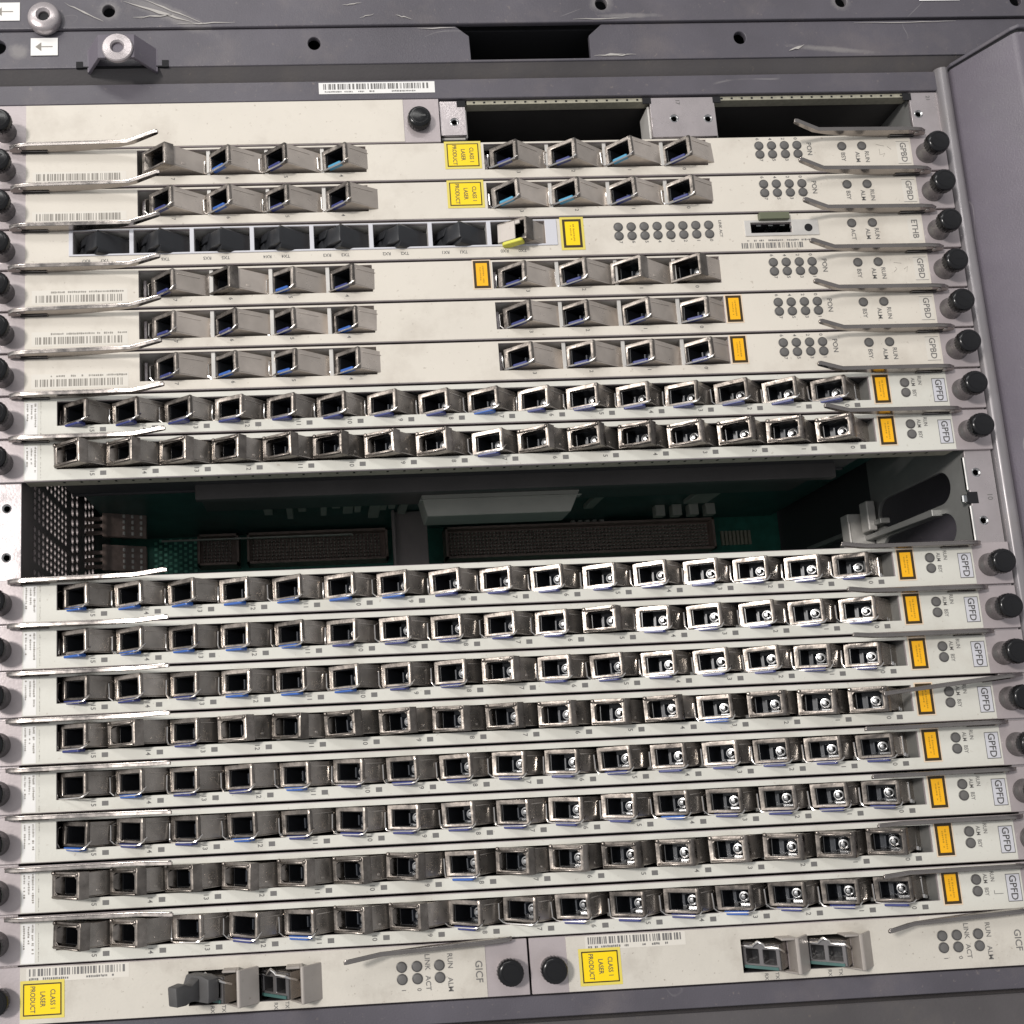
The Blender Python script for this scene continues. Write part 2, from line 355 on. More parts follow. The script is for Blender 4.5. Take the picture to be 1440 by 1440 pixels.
# right side: rounded rail, slanted wing, front fascia
prof = [(194.0, -3), (194.0, -0.6), (194.7, 0.5), (196.0, 1.2), (197.6, 1.3), (199.0, 0.6), (199.6, -0.6), (199.6, -3)]
cpart('side_rail', MB().prism(prof, -129.6, 237.3, 'z').mesh('side_rail', 'side_rail_grey', 0.15, True))
wing = [(200.6, -3), (200.4, 0.2), (201.0, 1.4), (212.6, 19.6), (213.6, 20.6), (214.9, 21.0), (300, 21.0), (300, 19.4), (215.2, 19.2), (202.6, -1.0), (202.4, -3)]
wg = cpart('side_wing', MB().prism(wing, -200, 236.6, 'z').mesh('side_wing', 'purple_paint_wing', 0.25, True))
lip = [(200.2, -3), (200.2, 0.6), (212.0, 20.2), (214.2, 22.1), (300, 22.1), (300, 20.9), (214.6, 20.6), (201.4, -0.4), (201.4, -3)]
link('wing_cap', MB().prism(lip, 237.6, 239.2, 'z').mesh('wing_cap', 'purple_paint', 0.25), wg)
cpart('wing_gap', MB().prism([(x + .5, d - 1.2) for x, d in lip], 236.5, 237.7, 'z').mesh('wing_gap', 'dark_gap'))
cpart('side_seam', MB().box(199.5, 200.9, -4, -1.2, -129, 237).box(193.3, 194.2, -4, -2.2, -129, 227.5).mesh('side_seam', 'dark_gap'))
cpart('bottom_rail', MB().box(-240, 196.4, -3, 0.6, -138.0, -130.6).mesh('bottom_rail', 'purple_paint', 0.3))
cpart('bottom_rail_wing', MB().box(196.4, 202, -3, 0.3, -138.0, -130.0).mesh('bottom_rail_wing', 'purple_paint', 0.2))
# mounting flanges with threaded holes
def flange(x0, x1, z0, z1, hs, d=-1.6, name='mounting_flange', matn='flange_metal'):
    holes = [circ(hx, hz, 1.5, 14) for hx, hz in hs]
    o = cpart(name, to_xz(curve_plate([(x0, z0), (x1, z0), (x1, z1), (x0, z1)], holes, 1.2, matn, bevel=0.12), d, 1.2))
    for hx, hz in hs:
        link('threaded_hole', MB().lathe([(1.5, d - 6), (1.5, d - .1), (1.9, d + .12), (1.62, d + .25), (1.15, d - .2), (1.1, d - 6)], hx, hz, 14).mesh('threaded_hole', 'screw_thread', 0, True), o)
    return o
zl = [rowz(r) + 5.5 for r in range(-6, 12) if r not in (2, 3)]
flange(-212, -191.6, -130, 227, [(-197, 57.6), (-197, 38.4)])
fr = flange(182.4, 193.2, -130, 207, [(186.0, 58.4), (186.2, 38.6)])
m = MB(); m.flat = True; put_text(m, '10', 190.2, 48.0, 2.1, -1.45); m.rect(187.0, 189, 48.0, 48.25, -1.5)
link('slot_number', m.mesh('slot_number', 'print_grey'), fr)
link('latch_slot', MB().box(181.4, 185.2, -2.2, -1.45, 45.6, 50.4).mesh('latch_slot', 'dark_gap'), fr)
link('latch_tab', MB().box(179.3, 182.4, -3.4, -2.0, 46.2, 49.6).mesh('latch_tab', 'screw_thread', .4), fr)
link('flange_fold', MB().prism([(-2.8, 28.6), (-1.3, 28.6), (-1.3, 45), (-2.8, 45)], 181.3, 182.5, 'x').prism([(-2.8, 51), (-1.3, 51), (-1.3, 65), (-2.8, 65)], 181.3, 182.5, 'x').mesh('flange_fold', 'wire_metal', .3), fr)
flange(182.0, 196.0, 207.6, 227.2, [(184.9, 217.2)])
flange(-20.2, -9.7, 211.4, 226.8, [(-14.4, 217.4)])
flange(69.2, 96.6, 208.9, 226.8, [(78.9, 217.2), (93.4, 216.9)])
m = MB(); m.flat = True; put_text(m, '17', 81, 224.6, 1.7, -1.4); put_text(m, '21', 190, 224.8, 1.7, -1.4)
cpart('slot_number', m.mesh('slot_number', 'print_grey'))
for b in ((-20, -9.9, -9, -2.9, 210.2, 211.3), (69.4, 96.4, -9, -2.9, 207.8, 208.9), (-9.9, -8.9, -9, -2.9, 211, 224), (68.3, 69.2, -12, -2.9, 209, 224), (96.7, 97.6, -12, -2.9, 209, 224)):
    cpart('flange_return', MB().box(*b).mesh('flange_return', 'cage_light', .2))
for b in ((-13, -9.4, -1.62, -1.3, 224.2, 227), (66, 69.6, -1.62, -1.3, 224.2, 227), (96.2, 99.5, -1.62, -1.3, 224.2, 227), (179, 182.6, -1.62, -1.3, 223.8, 227)):
    cpart('slot_corner_notch', MB().box(*b).mesh('slot_corner_notch', 'dark_gap'))
# shielding strips above the open top slots, with small spring slots
m = MB().box(-8.6, 69.4, -6, -2.0, 225.6, 227.3).box(97.2, 181.6, -6, -2.0, 225.6, 227.3).mat(1)
for x0, x1 in ((-6, 68), (100, 180)):
    x = x0
    while x < x1: m.box(x, x + .9, -2.0, -1.95, 226.1, 226.9); x += 4.35
cpart('shielding_strip', m.mesh('shielding_strip', ['gasket', 'dark_gap']))
# interior: walls, backplane
cpart('backplane', MB().box(-192, 182, -157, -153, -130, 236).mesh('backplane', 'pcb_green'))
bp = [o for o in chassis.children if o.name.startswith('backplane')][0]
cpart('shelf_roof', MB().box(-212, 215, -201, -4, 227.4, 229).mesh('shelf_roof', 'dark_steel'))
cpart('shelf_floor', MB().box(-212, 215, -201, -4, -131.5, -130.2).mesh('shelf_floor', 'dark_steel'))
cpart('slot_liner', MB().box(-20, 184, -120, -118, 205, 228).box(-20, 184, -118, -4, 205.6, 206.4).mesh('slot_liner', 'dark_gap'))
cpart('slot_stiffener', MB().box(8, 14, -70, -64, 206, 219).mesh('slot_stiffener', 'dark_steel', 1))
# left perforated wall (in the depth-height plane)
holes = []
for g in (30.5, 48.0, 65.5, 83):
    for j in range(9):
        for k in range(5):
            c = (-(20 + j * 5.6), g - 6.2 + k * 3.05)
            holes.append(circ(c[0], c[1], 1.4, 6))
    for j in range(2):
        for k in range(4):
            holes.append(circ(-(76 + j * 8), g - 6.4 + k * 4.2 + (2.1 if j else 0), 1.95, 6))
for j in range(3):
    for k in range(17): holes.append(circ(-(100 + j * 7), 22 + k * 4.3 + (2.1 if j % 2 else 0), 1.9, 6))
me = curve_plate([(-201, -130), (-4, -130), (-4, 227), (-201, 227)], holes, 1.2, 'perforated_steel')
me.transform(Matrix(((0, 0, 1, -0.1926), (-1, 0, 0, 0), (0, 1, 0, 0), (0, 0, 0, 1))))
cpart('perforated_wall', me)
# right wall with large rounded cut-outs
def rr(x0, x1, z0, z1, r, n=6):
    P = []
    for cx, cz, a0 in ((x1 - r, z1 - r, 0), (x0 + r, z1 - r, 90), (x0 + r, z0 + r, 180), (x1 - r, z0 + r, 270)):
        for k in range(n + 1):
            a = math.radians(a0 + 90 * k / n); P.append((cx + r * math.cos(a), cz + r * math.sin(a)))
    return P
holes = [rr(-62, -12, g + 1.2, g + 15.2, 6.8) for g in (31.0, 48.6)]
me = curve_plate([(-66, -130), (-3, -130), (-3, 227), (-66, 227)], holes, 1.4, 'cage_grey', bevel=0.2)
me.transform(Matrix(((0, 0, 1, 0.1832), (-1, 0, 0, 0), (0, 1, 0, 0), (0, 0, 0, 1))))
cpart('slotted_wall', me)
cpart('painted_shade_wall', MB().box(182.6, 183.8, -201, -66.4, -130, 227).mesh('painted_shade_wall', 'cage_dark'))  # deep part of the right wall, its shade put in as a darker colour
cpart('outer_wall', MB().box(214, 215.4, -201, -4, -130, 236).box(200.5, 214, -6, -4, -130, 236).mesh('outer_wall', 'purple_paint'))
cpart('guide_rail', MB().prism([(-20, 45.6), (-90, 47.4), (-90, 49.4), (-20, 48.4)], 178.5, 183.0, 'x').prism([(-55, 52), (-120, 54), (-120, 56), (-55, 54.4)], 178.5, 183, 'x').mesh('guide_rail', 'cage_grey', .2))
cpart('guide_post', MB().box(171, 183, -74, -68, 29.6, 60).box(170.4, 171.2, -68, -66.5, 29.6, 56).box(176, 180, -66, -60, 50, 64).mesh('guide_post', 'cage_light', .4))
for z0, hh in ((70.5, 12.5), (53.5, 13.0)):
    o = cpart('guide_bracket', MB().prism([(-183.5, -98), (-163.5, -106), (-163.5, -108), (-183.5, -101)], z0, z0 + hh, 'z').box(-192, -183, -100, -98.5, z0 + 8, z0 + 10).box(-192, -183, -100, -98.5, z0 + 4.5, z0 + 6.5).box(-192, -183, -100, -98.5, z0 + 1, z0 + 3).mesh('guide_bracket', 'connector_brown', .3))
    for i in range(3):
        for j in range(4):
            yy = -99.2 - (7.4 + i * 3.9) * .4
            link('contact_pad', MB().box(-176.0 + i * 3.9, -173.2 + i * 3.9, yy - .6, yy + .5, z0 + 1.0 + j * 2.9, z0 + 3.0 + j * 2.9).mesh('contact_pad', 'bright_pad', .3), o)
for x0, x1, z0, z1 in ((-143, -121, 63.5, 80.5), (-116.5, -40.5, 63.5, 80.5), (-9, 140, 62, 79.5)):
    o = link('backplane_connector', MB().box(x0, x1, -153, -147, z0, z1).box(x0, x1, -147, -141, z1 - 1.2, z1).box(x0, x0 + 1.2, -147, -141, z0, z1).box(x1 - 1.2, x1, -147, -141, z0, z1).box(x0, x1, -147, -141, z0, z0 + 1.2).mesh('connector', 'connector_brown'), bp)
    m = MB(); x = x0 + 3
    while x < x1 - 3:
        for k in range(7): m.box(x, x + .5, -147, -143.5, z0 + 2.6 + k * 1.9, z0 + 3.2 + k * 1.9)
        x += 2.0
    q = link('pin_field', m.mesh('pin_field', 'component_grey'), o); q['kind'] = 'stuff'
link('trace_stripe', MB().box(-112, -44, -152.98, -152.7, 59.5, 60.6).box(-6, 150, -152.98, -152.7, 58.6, 59.6).box(-6, 150, -152.98, -152.7, 56.6, 57.2).mesh('trace_stripe', 'solder'), bp)
for k in range(8): link('board_resistor', MB().box(148 + k * 2.2, 149.4 + k * 2.2, -153, -151.5, 66, 74).mesh('board_resistor', 'gasket'), bp)
m = MB()
for i in range(9):
    for j in range(8): m.box(-168 + i * 2.7, -166.4 + i * 2.7, -153, -152.4, 56 + j * 3.2 + (i % 2) * 1.5, 57.5 + j * 3.2 + (i % 2) * 1.5)
q = link('solder_pad', m.mesh('solder_pad', 'solder'), bp); q['kind'] = 'stuff'
cpart('centre_pillar', MB().box(-39, -22, -122, -114, 28, 81.8).box(-40.4, -38.8, -114, -110, 28, 81.8).mesh('centre_pillar', 'perforated_steel', .3))
# neighbouring panels
up = thing('upper_shelf_panel', 'purple-grey steel panel across the top edge, above the dark joint line', 'panel', (0, 0, 260))
holes = [circ(-156.0, 267.8, 2.9, sq=1.1), circ(50.9, 268.3, 2.9, sq=1.1), circ(155.2, 268.1, 2.8, sq=1.1), circ(232.6, 267.7, 2.9, sq=1.1)]
link('panel_face', to_xz(curve_plate([(-240, 260.2), (290, 260.2), (290, 305), (-240, 305)], holes, 1.6, 'purple_paint', bevel=0.3), 2.4, 1.6), up, V(0, 0, -260))
link('panel_backing', MB().box(-240, 290, -20, -15, 260.4, 305).mesh('panel_backing', 'dark_gap'), up, V(0, 0, -260))
link('panel_seam', MB().box(-240, 290, 2.4, 2.9, 276.6, 277.6).mesh('panel_seam', 'lower_paint', .2), up, V(0, 0, -260))
link('threaded_bushing', MB().lathe([(2.2, 1), (2.2, 5.2), (3.0, 6.2), (5.6, 6.0), (6.3, 5.4), (6.7, 4.2), (6.4, 2.2)], -181.9, 263.6, 32).mat(1).disc(-181.9, 263.6, 4.6, 2.3).mesh('bushing', ['flange_metal', 'dark_gap'], 0, True), up, V(0, 0, -260))
arrow_label(-204.5, -192.2, 263.6, 272.0, 2.95, up, V(0, 0, -260))
m = MB().rect(189.5, 207.5, 267.6, 279, 2.95); lb = link('barcode_label', m.mesh('barcode_label', 'white_sticker'), up, V(0, 0, -260))
m = MB(); m.flat = True; rng = random.Random(5); dashes(m, 191, 206, 268.6, 269.3, 3.0, rng); barcode(m, 197, 206, 270, 276, 3.0, rng); m.rect(191, 192, 270.0, 272.5, 3.0); m.rect(193, 195, 270.4, 272, 3.0)
link('barcode', m.mesh('barcode', 'print_grey'), lb)
m = MB(); m.flat = True
for i, a in enumerate([(-150, 272, -121, 261.5, 1.6), (-143, 273.5, -117, 261.2, .9), (-174, 271.5, -158, 262.5, .9), (-128, 261.3, -104, 261.4, .6), (-52, 263, -46, 264.6, .4), (-37, 264, -30, 262, .5), (-59, 269, -51, 270, .4),
        (38, 261, 62, 261.3, .5), (-70, 274, -60, 275.2, .6), (-146, 264.5, -128, 265.3, .7), (-100, 273, -84, 273.4, .5)]):
    streak(m, *a, 2.95, 8, i)
link('paint_scuff', m.mesh('paint_scuff', 'scuff'), up, V(0, 0, -260))
lo = thing('lower_shelf_panel', 'dark grey-brown panel along the bottom edge, below the shelf', 'panel', (0, 0, -170))
link('panel_face', MB().box(-240, 300, -1, 1.6, -170, -139.4).box(-240, 300, -12, -9, -145, -137).mesh('panel_face', 'lower_paint', .5), lo, V(0, 0, 170))

# ================================================================== shared card hardware
def knob_meshes():
    collar = MB().lathe([(4.7, -.5), (4.6, .5), (4.2, 1.2), (4.0, 2.8), (4.3, 4.2), (4.3, 5.4)], 0, 0, 28).mesh('thumbscrew', 'grey_collar', 0, True)
    p = [(4.2, 4.8), (4.55, 5.0), (4.75, 5.5), (4.8, 7.2), (4.6, 7.9), (4.15, 8.4), (3.5, 8.6)]
    cap = MB().lathe(p, 0, 0, 48)
    cap.v = [((x * (1.02 if i % 2 else .955)) if 4.8 < d < 7.4 else x, d, (z * (1.02 if i % 2 else .955)) if 4.8 < d < 7.4 else z) for i, (x, d, z) in enumerate(cap.v)]
    cap.lathe([(3.6, 8.3), (3.6, 8.68), (3.2, 8.7), (2.9, 8.3)], 0, 0, 24)
    cap.box(-2.4, 2.4, 8.2, 8.64, -.4, .4)
    return collar, cap.mesh('knob', 'black_plastic', 0, True)
COLLAR, CAP = knob_meshes()
def lever_mesh(flip, rngseed=0):
    # profile in x-d, swept in z: a pressed channel lever seen edge-on
    P = [(-61.5, 1.0), (-61.0, 2.6), (-58.5, 4.0), (-53, 4.7), (-30, 5.2), (-13.5, 5.6), (-1.6, 11.2), (-0.2, 11.4), (0, 10.6), (-0.8, 9.9), (-11, 4.6), (-18, 2.9), (-30, 1.3), (-42, .45), (-59, .4)]
    if flip: P = [(-x, d) for x, d in P][::-1]
    m = MB().prism(P, -1.05, 0.1, 'z')
    rail = [(p[0], p[1]) for p in P]
    # raised rims along both long edges (channel section)
    top = [(-61.0, 2.6), (-58.5, 4.0), (-53, 4.7), (-30, 5.2), (-13.5, 5.6), (-1.6, 11.2), (-.4, 11.2)]
    if flip: top = [(-x, d) for x, d in top]
    m.tube([(x, d - .25, .25) for x, d in top], .42, 6)
    s = 1 if flip else -1
    m.tube([(s * 57, 2.4, -1.4), (s * 57, 2.4, .45)], 1.0, 10)
    s = -1 if flip else 1
    m.mat(1).box(min(s * -57, s * -46), max(s * -57, s * -46), .3, 1.9, -1.45, -1.1)
    return m.mesh('ejector_lever', ['lever_metal', 'dark_gap'], 0.12, True)
LEV_L, LEV_R = lever_mesh(False), lever_mesh(True)
led_m = MB().lathe([(1.95, 0), (1.95, .34), (1.8, .46), (1.5, .5)], 0, 0, 20).mat(1).lathe([(1.5, .3), (1.5, .55), (.8, .72), (.3, .75)], 0, 0, 16).mesh('indicator_light', ['led_ring', 'led_grey'], 0, True)

def sticker(par, kind, x0, x1, z0, z1, lines=None, rot='cw'):
    edge, face = (('yellow_edge', 'yellow_sticker') if kind == 'yellow' else ('orange_edge', 'orange_sticker'))
    e = 1.0 if kind == 'yellow' else .45
    m = MB(); m.flat = True
    m.rect(x0 - e, x1 + e, z0 - e, z1 + e, .34).mat(1).rect(x0, x1, z0, z1, .38).mat(2)
    b = .45 if lines and len(lines) > 1 else 1.05
    m.rect(x0 + b, x1 - b, z0 + b, z1 - b, .42)
    o = link('warning_label', m.mesh('warning_label', [edge, 'sticker_border', face]), par)
    t = MB(); t.flat = True
    if lines and len(lines) > 1:
        n = len(lines); w = (x1 - x0 - 1.5)
        for i, s in enumerate(lines): put_text(t, s, x1 - 3.0 - 3.5 * i, (z0 + z1) / 2, 1.7, .46, 'cw', .80)
    else:
        rg = random.Random(int(x0 * 10) + int(z0)); cx = (x0 + x1) / 2
        dashes(t, cx + .25, cx + .95, z0 + 2.2, z1 - 2.2, .46, rg, 'z'); dashes(t, cx - .9, cx - .3, z0 + 2.8, z1 - 2.8, .46, rg, 'z')
    link('warning_text', t.mesh('warning_text', 'print_dark' if (lines and len(lines) > 1) else 'faint_print'), o)
    return o

def card_base(name, label, row, cat='circuit card', x0=XL, x1=XR, zb=ZBOT, zt=ZTOP, windows=(), film=(-190.2, 178.2), filmmat='panel_lower', film_gap=0.25, group=None, knobs=(-198.8, 184.6), levers=True, deep=True, knobz=5.1):
    t = thing(name, label, cat, (0, 0, rowz(row)), group)
    W_ = [w for w in windows]
    link('faceplate', MB().sheet(x0, x1, zb, zt, W_, -1.2, 0).mesh('faceplate', 'zinc_sheet', .18), t)
    f0, f1 = film
    link('front_overlay', MB().sheet(f0, f1, zb + film_gap, zt - film_gap, W_, -.02, .22).mesh('front_overlay', filmmat, .06), t)
    if deep:
        link('circuit_board', MB().box(-185, 178, -196, -21, zt - 1.9, zt - .5).mesh('circuit_board', 'pcb_dark'), t)
    for kx in knobs:
        o = link('thumbscrew', COLLAR, t, V(kx, .1, knobz), (0, random.uniform(0, 3), 0)); link('knob', CAP, o)
    if levers:
        for s, me, x in ((0, LEV_L, -134.6), (1, LEV_R, 122.6)):
            link('ejector_lever', me, t, V(x, 0, zt - .2), (random.uniform(-.02, .02), random.uniform(-.006, .006), random.uniform(-.004, .004)))
    return t
def add_leds(t, pts):
    for x, z in pts: link('indicator_light', led_m, t, V(x, .1, z))

ORD = {-6: 'first', -5: 'second', -3: 'third', -2: 'fourth', -1: 'fifth'}
RWORD = ['of the upper GPFD card above the open bay', 'of the lower GPFD card above the open bay', 'of the first card below the open bay', 'of the second card below the open bay', 'of the card above the drooping lever',
         'of the card with the drooping lever', 'of the card below the drooping lever', 'of the third card above the GICF cards', 'of the second card above the GICF cards', 'of the card just above the GICF cards']
GORD = ['first', 'second', 'third', 'fourth', 'fifth', 'sixth', 'seventh', 'eighth', 'ninth', 'tenth']

# ================================================================== plug-in modules
TH = math.radians(30)          # angle of the front face; the barrel behind it leans a further 19 degrees
def module_parts(W_, H, wall_t, wall_b, wall_l, wall_r, length, collar, arch=False):
    """local frame: +d along the module's own axis, face centred at the origin"""
    w, h = W_ / 2, H / 2
    ix0, ix1, iz0, iz1 = -w + wall_l, w - wall_r, -h + wall_b, h - wall_t
    m = MB()
    c = 3.6 if collar else 1.1      # front collar depth
    g = 0.0 if collar else .0
    # collar: a frame round the opening
    m.mat(0)
    def frame(x0, x1, z0, z1, a, b, cc, e, d0, d1):
        m.sheet(x0, x1, z0, z1, [(a, b, cc, e)], d0, d1)
    frame(-w, w, -h, h, ix0, ix1, iz0, iz1, -c, 0)
    body = MB()
    sw, sh = w - (.45 if collar else .18), h - (.45 if collar else .18)
    body.box(-sw, -ix1 if False else -sw + .5, -length, -c - .01, -sh, sh) if False else None
    # shell: four walls behind the collar
    body.box(-sw, sw, -length, -c - .02, sh - .5, sh).box(-sw, sw, -length, -c - .02, -sh, -sh + .5)
    body.box(-sw, -sw + .5, -length, -c - .02, -sh + .5, sh - .5).box(sw - .5, sw, -length, -c - .02, -sh + .5, sh - .5)
    body.box(sw - .02, sw + .12, -8.0, -c - 3.0, -sh + 1.6, -sh + 2.4) if collar else body.box(sw - .02, sw + .15, -length * .6, -c - .8, sh - 1.9, sh - 1.5)
    inner = MB()
    inner.sheet(-sw + .5, sw - .5, -sh + .5, sh - .5, [(ix0 + .2, ix1 - .2, iz0 + .2, iz1 - .2)], -9.5, -c - .05)
    inner.mat(1).box(ix0, ix1, -9.9, -9.4, iz0, iz1)
    inner.mat(0).box(3.1, 3.7, -9.4, -4.9, iz0 + .8, iz1 - 1.2)
    inner.mat(1).box(-2.3, -1.8, -9.4, -6.0, iz0 + .9, iz1 - 1.6)
    fer = MB().lathe([(1.95, -9.4), (1.95, -6.3), (1.8, -5.9), (1.4, -5.85), (1.3, -6.6), (1.05, -6.6), (1.0, -5.4), (.8, -5.1), (.4, -5.05)], 1.0, -.5, 20)
    fer.box(-.2, 3.4, -9.3, -5.2, iz0, iz0 + .7)
    return m, body, inner, fer, (ix0, ix1, iz0, iz1)
def lean(parts, k=0.36):
    for p in parts: p.v = [(x - d * k, d, z) for x, d, z in p.v]
def build_module_meshes():
    out = {}
    # A: thin-rimmed, coloured pull tab under the opening
    def pack(m, body, inner, fer, nm):
        return dict(face=m.mesh(nm, 'collar_metal', .22, True), shell=body.mesh('shell', 'module_metal_light', .12, True), bore=inner.mesh('bore', ['bore_black', 'bore_blue']), ferrule=fer.mesh('ferrule', 'ceramic', 0, True))
    m, body, inner, fer, I = module_parts(11.8, 9.1, 1.7, 1.0, 1.8, 1.4, 17, False); lean((m, body, inner, fer), .5); out['AG'] = pack(m, body, inner, fer, 'front_frame')
    m, body, inner, fer, I = module_parts(12.4, 9.4, 1.4, 1.1, 1.4, 1.2, 18, True); lean((m, body, inner, fer), .5); out['BG'] = pack(m, body, inner, fer, 'front_collar')
    m, body, inner, fer, I = module_parts(12.6, 9.1, 1.8, 1.1, 1.7, 1.3, 26, False); lean((m, body, inner, fer))
    out['A'] = dict(face=m.mesh('front_frame', 'collar_metal', .22, True), shell=body.mesh('shell', 'module_metal', .12, True),
                    bore=inner.mesh('bore', ['bore_black', 'bore_blue']), ferrule=fer.mesh('ferrule', 'ceramic', 0, True))
    # B: long heavy collar, bigger opening, no tab
    m, body, inner, fer, I = module_parts(12.8, 9.5, 1.7, 1.3, 1.4, 1.3, 30, True)
    ix0, ix1, iz0, iz1 = I
    lean((m, body, inner, fer))
    # chamfers in the opening corners, pivot heads and front bars
    k = 1.1
    for cx, cz, sx, sz in ((ix0, iz1, 1, -1), (ix1, iz1, -1, -1), (ix0, iz0, 1, 1), (ix1, iz0, -1, 1)):
        m.prism([(cx, cz), (cx + sx * k, cz), (cx, cz + sz * k)], -2.2, -.1, 'd')
    m.lathe([(.85, -.6), (.85, .35), (.5, .7), (.15, .75)], -5.6, 4.1, 10); m.lathe([(.75, -.6), (.75, .3), (.4, .6), (.15, .65)], 5.5, 3.9, 10)
    m.tube([(-5.2, .35, 3.6), (5.2, .35, 3.55)], .35, 6); m.tube([(-6.0, .3, -4.1), (5.9, .35, -4.3)], .42, 6)
    m.box(6.38, 6.6, -3.2, -.5, -3.9, -3.0)
    out['B'] = dict(face=m.mesh('front_collar', 'collar_metal', .25, True), shell=body.mesh('shell', 'module_metal', .12, True),
                    bore=inner.mesh('bore', ['bore_black', 'bore_blue']), ferrule=fer.mesh('ferrule', 'ceramic', 0, True))
    # wire bail for A, in two states
    def bail(off, drop):
        w, h = 6.3, 4.5
        p = [(-w - .2, -2.2 + off, 2.6), (-w - .5, -.6 + off, 2.5), (-w - .6 - off * .5, .6 + off, 1.9), (-w - .6 - off * .5, .9 + off, -h + 1.2), (-w + .2, 1.1, -h - .2 - drop), (-w + 1.8, 1.3, -h - .5 - drop), (w - 2, 1.3, -h - .5 - drop), (w - .4, 1.0, -h - .1 - drop), (w + .45, .3, -h + .9), (w + .5, -1.6, -h + 2.2)]
        return MB().tube(p, .33, 6).mesh('bail_wire', 'wire_metal', 0, True)
    out['bail'] = [bail(0, 0), bail(.4, .35), bail(-.5, -.1), bail(.9, .1)]
    for nm in ('tab_indigo', 'tab_blue', 'tab_cyan', 'tab_yellow'):
        t = MB().prism([(-4.0, -2.0), (4.5, -2.0), (4.5, .9), (3.9, 1.5), (-3.4, 1.5), (-4.0, .9)], -5.95, -4.6, 'z')
        out[nm] = t.mesh('pull_tab', nm, .2)
    return out
MOD = build_module_meshes()
MCOUNT = 0
def place_module(kind, tab, x, d, z, label, group, theta=TH, cat='optical module'):
    """x,d: position of the front right edge"""
    w = {'A': 6.3, 'B': 6.4, 'AG': 5.9, 'BG': 6.2}[kind]
    th = theta + random.uniform(-.045, .045)
    cx = x - w * math.cos(th); cd = d - w * math.sin(th)
    t = thing('optical_module', label, cat, (cx, cd, z), group)
    # local +d axis must point to (-sin th, cos th) in x-d: rotate about z by -th (d = -y)
    t.rotation_euler = (random.uniform(-.02, .02), random.uniform(-.035, .035), -th)
    M = MOD[kind]
    sh = link('shell', M['shell'], t)
    link('front_frame' if kind[0] == 'A' else 'front_collar', M['face'], t)
    b = link('bore', M['bore'], t); link('ferrule', M['ferrule'], b)
    if kind[0] == 'A':
        bw = link('bail_wire', random.choice(MOD['bail']), t)
        if kind == 'AG': bw.scale = (.92, .8, .95)
        if tab:
            pt = link('pull_tab', MOD[tab], t)
            if kind == 'AG': pt.scale = (.72, .7, .8); pt.location = (.0006, 0, .0002)
    return t

# ================================================================== GPFD cards (sixteen ports)
FULL = {0: 'A' * 16, 1: 'B' * 16, 4: 'A' * 16, 5: 'A' * 16, 6: 'A' * 16, 7: 'B' * 16, 8: 'A' * 16, 9: 'A' * 16, 10: 'B' * 16, 11: 'A' * 16}
def setk(r, ports, k):
    s = list(FULL[r])
    for p in ports: s[p] = k
    FULL[r] = ''.join(s)
setk(1, [7], 'A'); setk(5, [5], 'B'); setk(6, [7], 'B'); setk(7, [15, 13, 3], 'A'); setk(10, [8], 'A'); setk(11, [15, 14, 10, 9], 'B')
BRIGHT = {(0, 7), (4, 15), (4, 14), (4, 13), (4, 12), (4, 11), (4, 10), (4, 9), (5, 15), (5, 14), (5, 13), (5, 12), (5, 11), (6, 11), (6, 10), (6, 12), (7, 3), (9, 12), (9, 4), (10, 8), (9, 15), (11, 11), (8, 11), (8, 14), (11, 3)}
NOTAB = {(11, 13), (8, 15), (11, 7)}
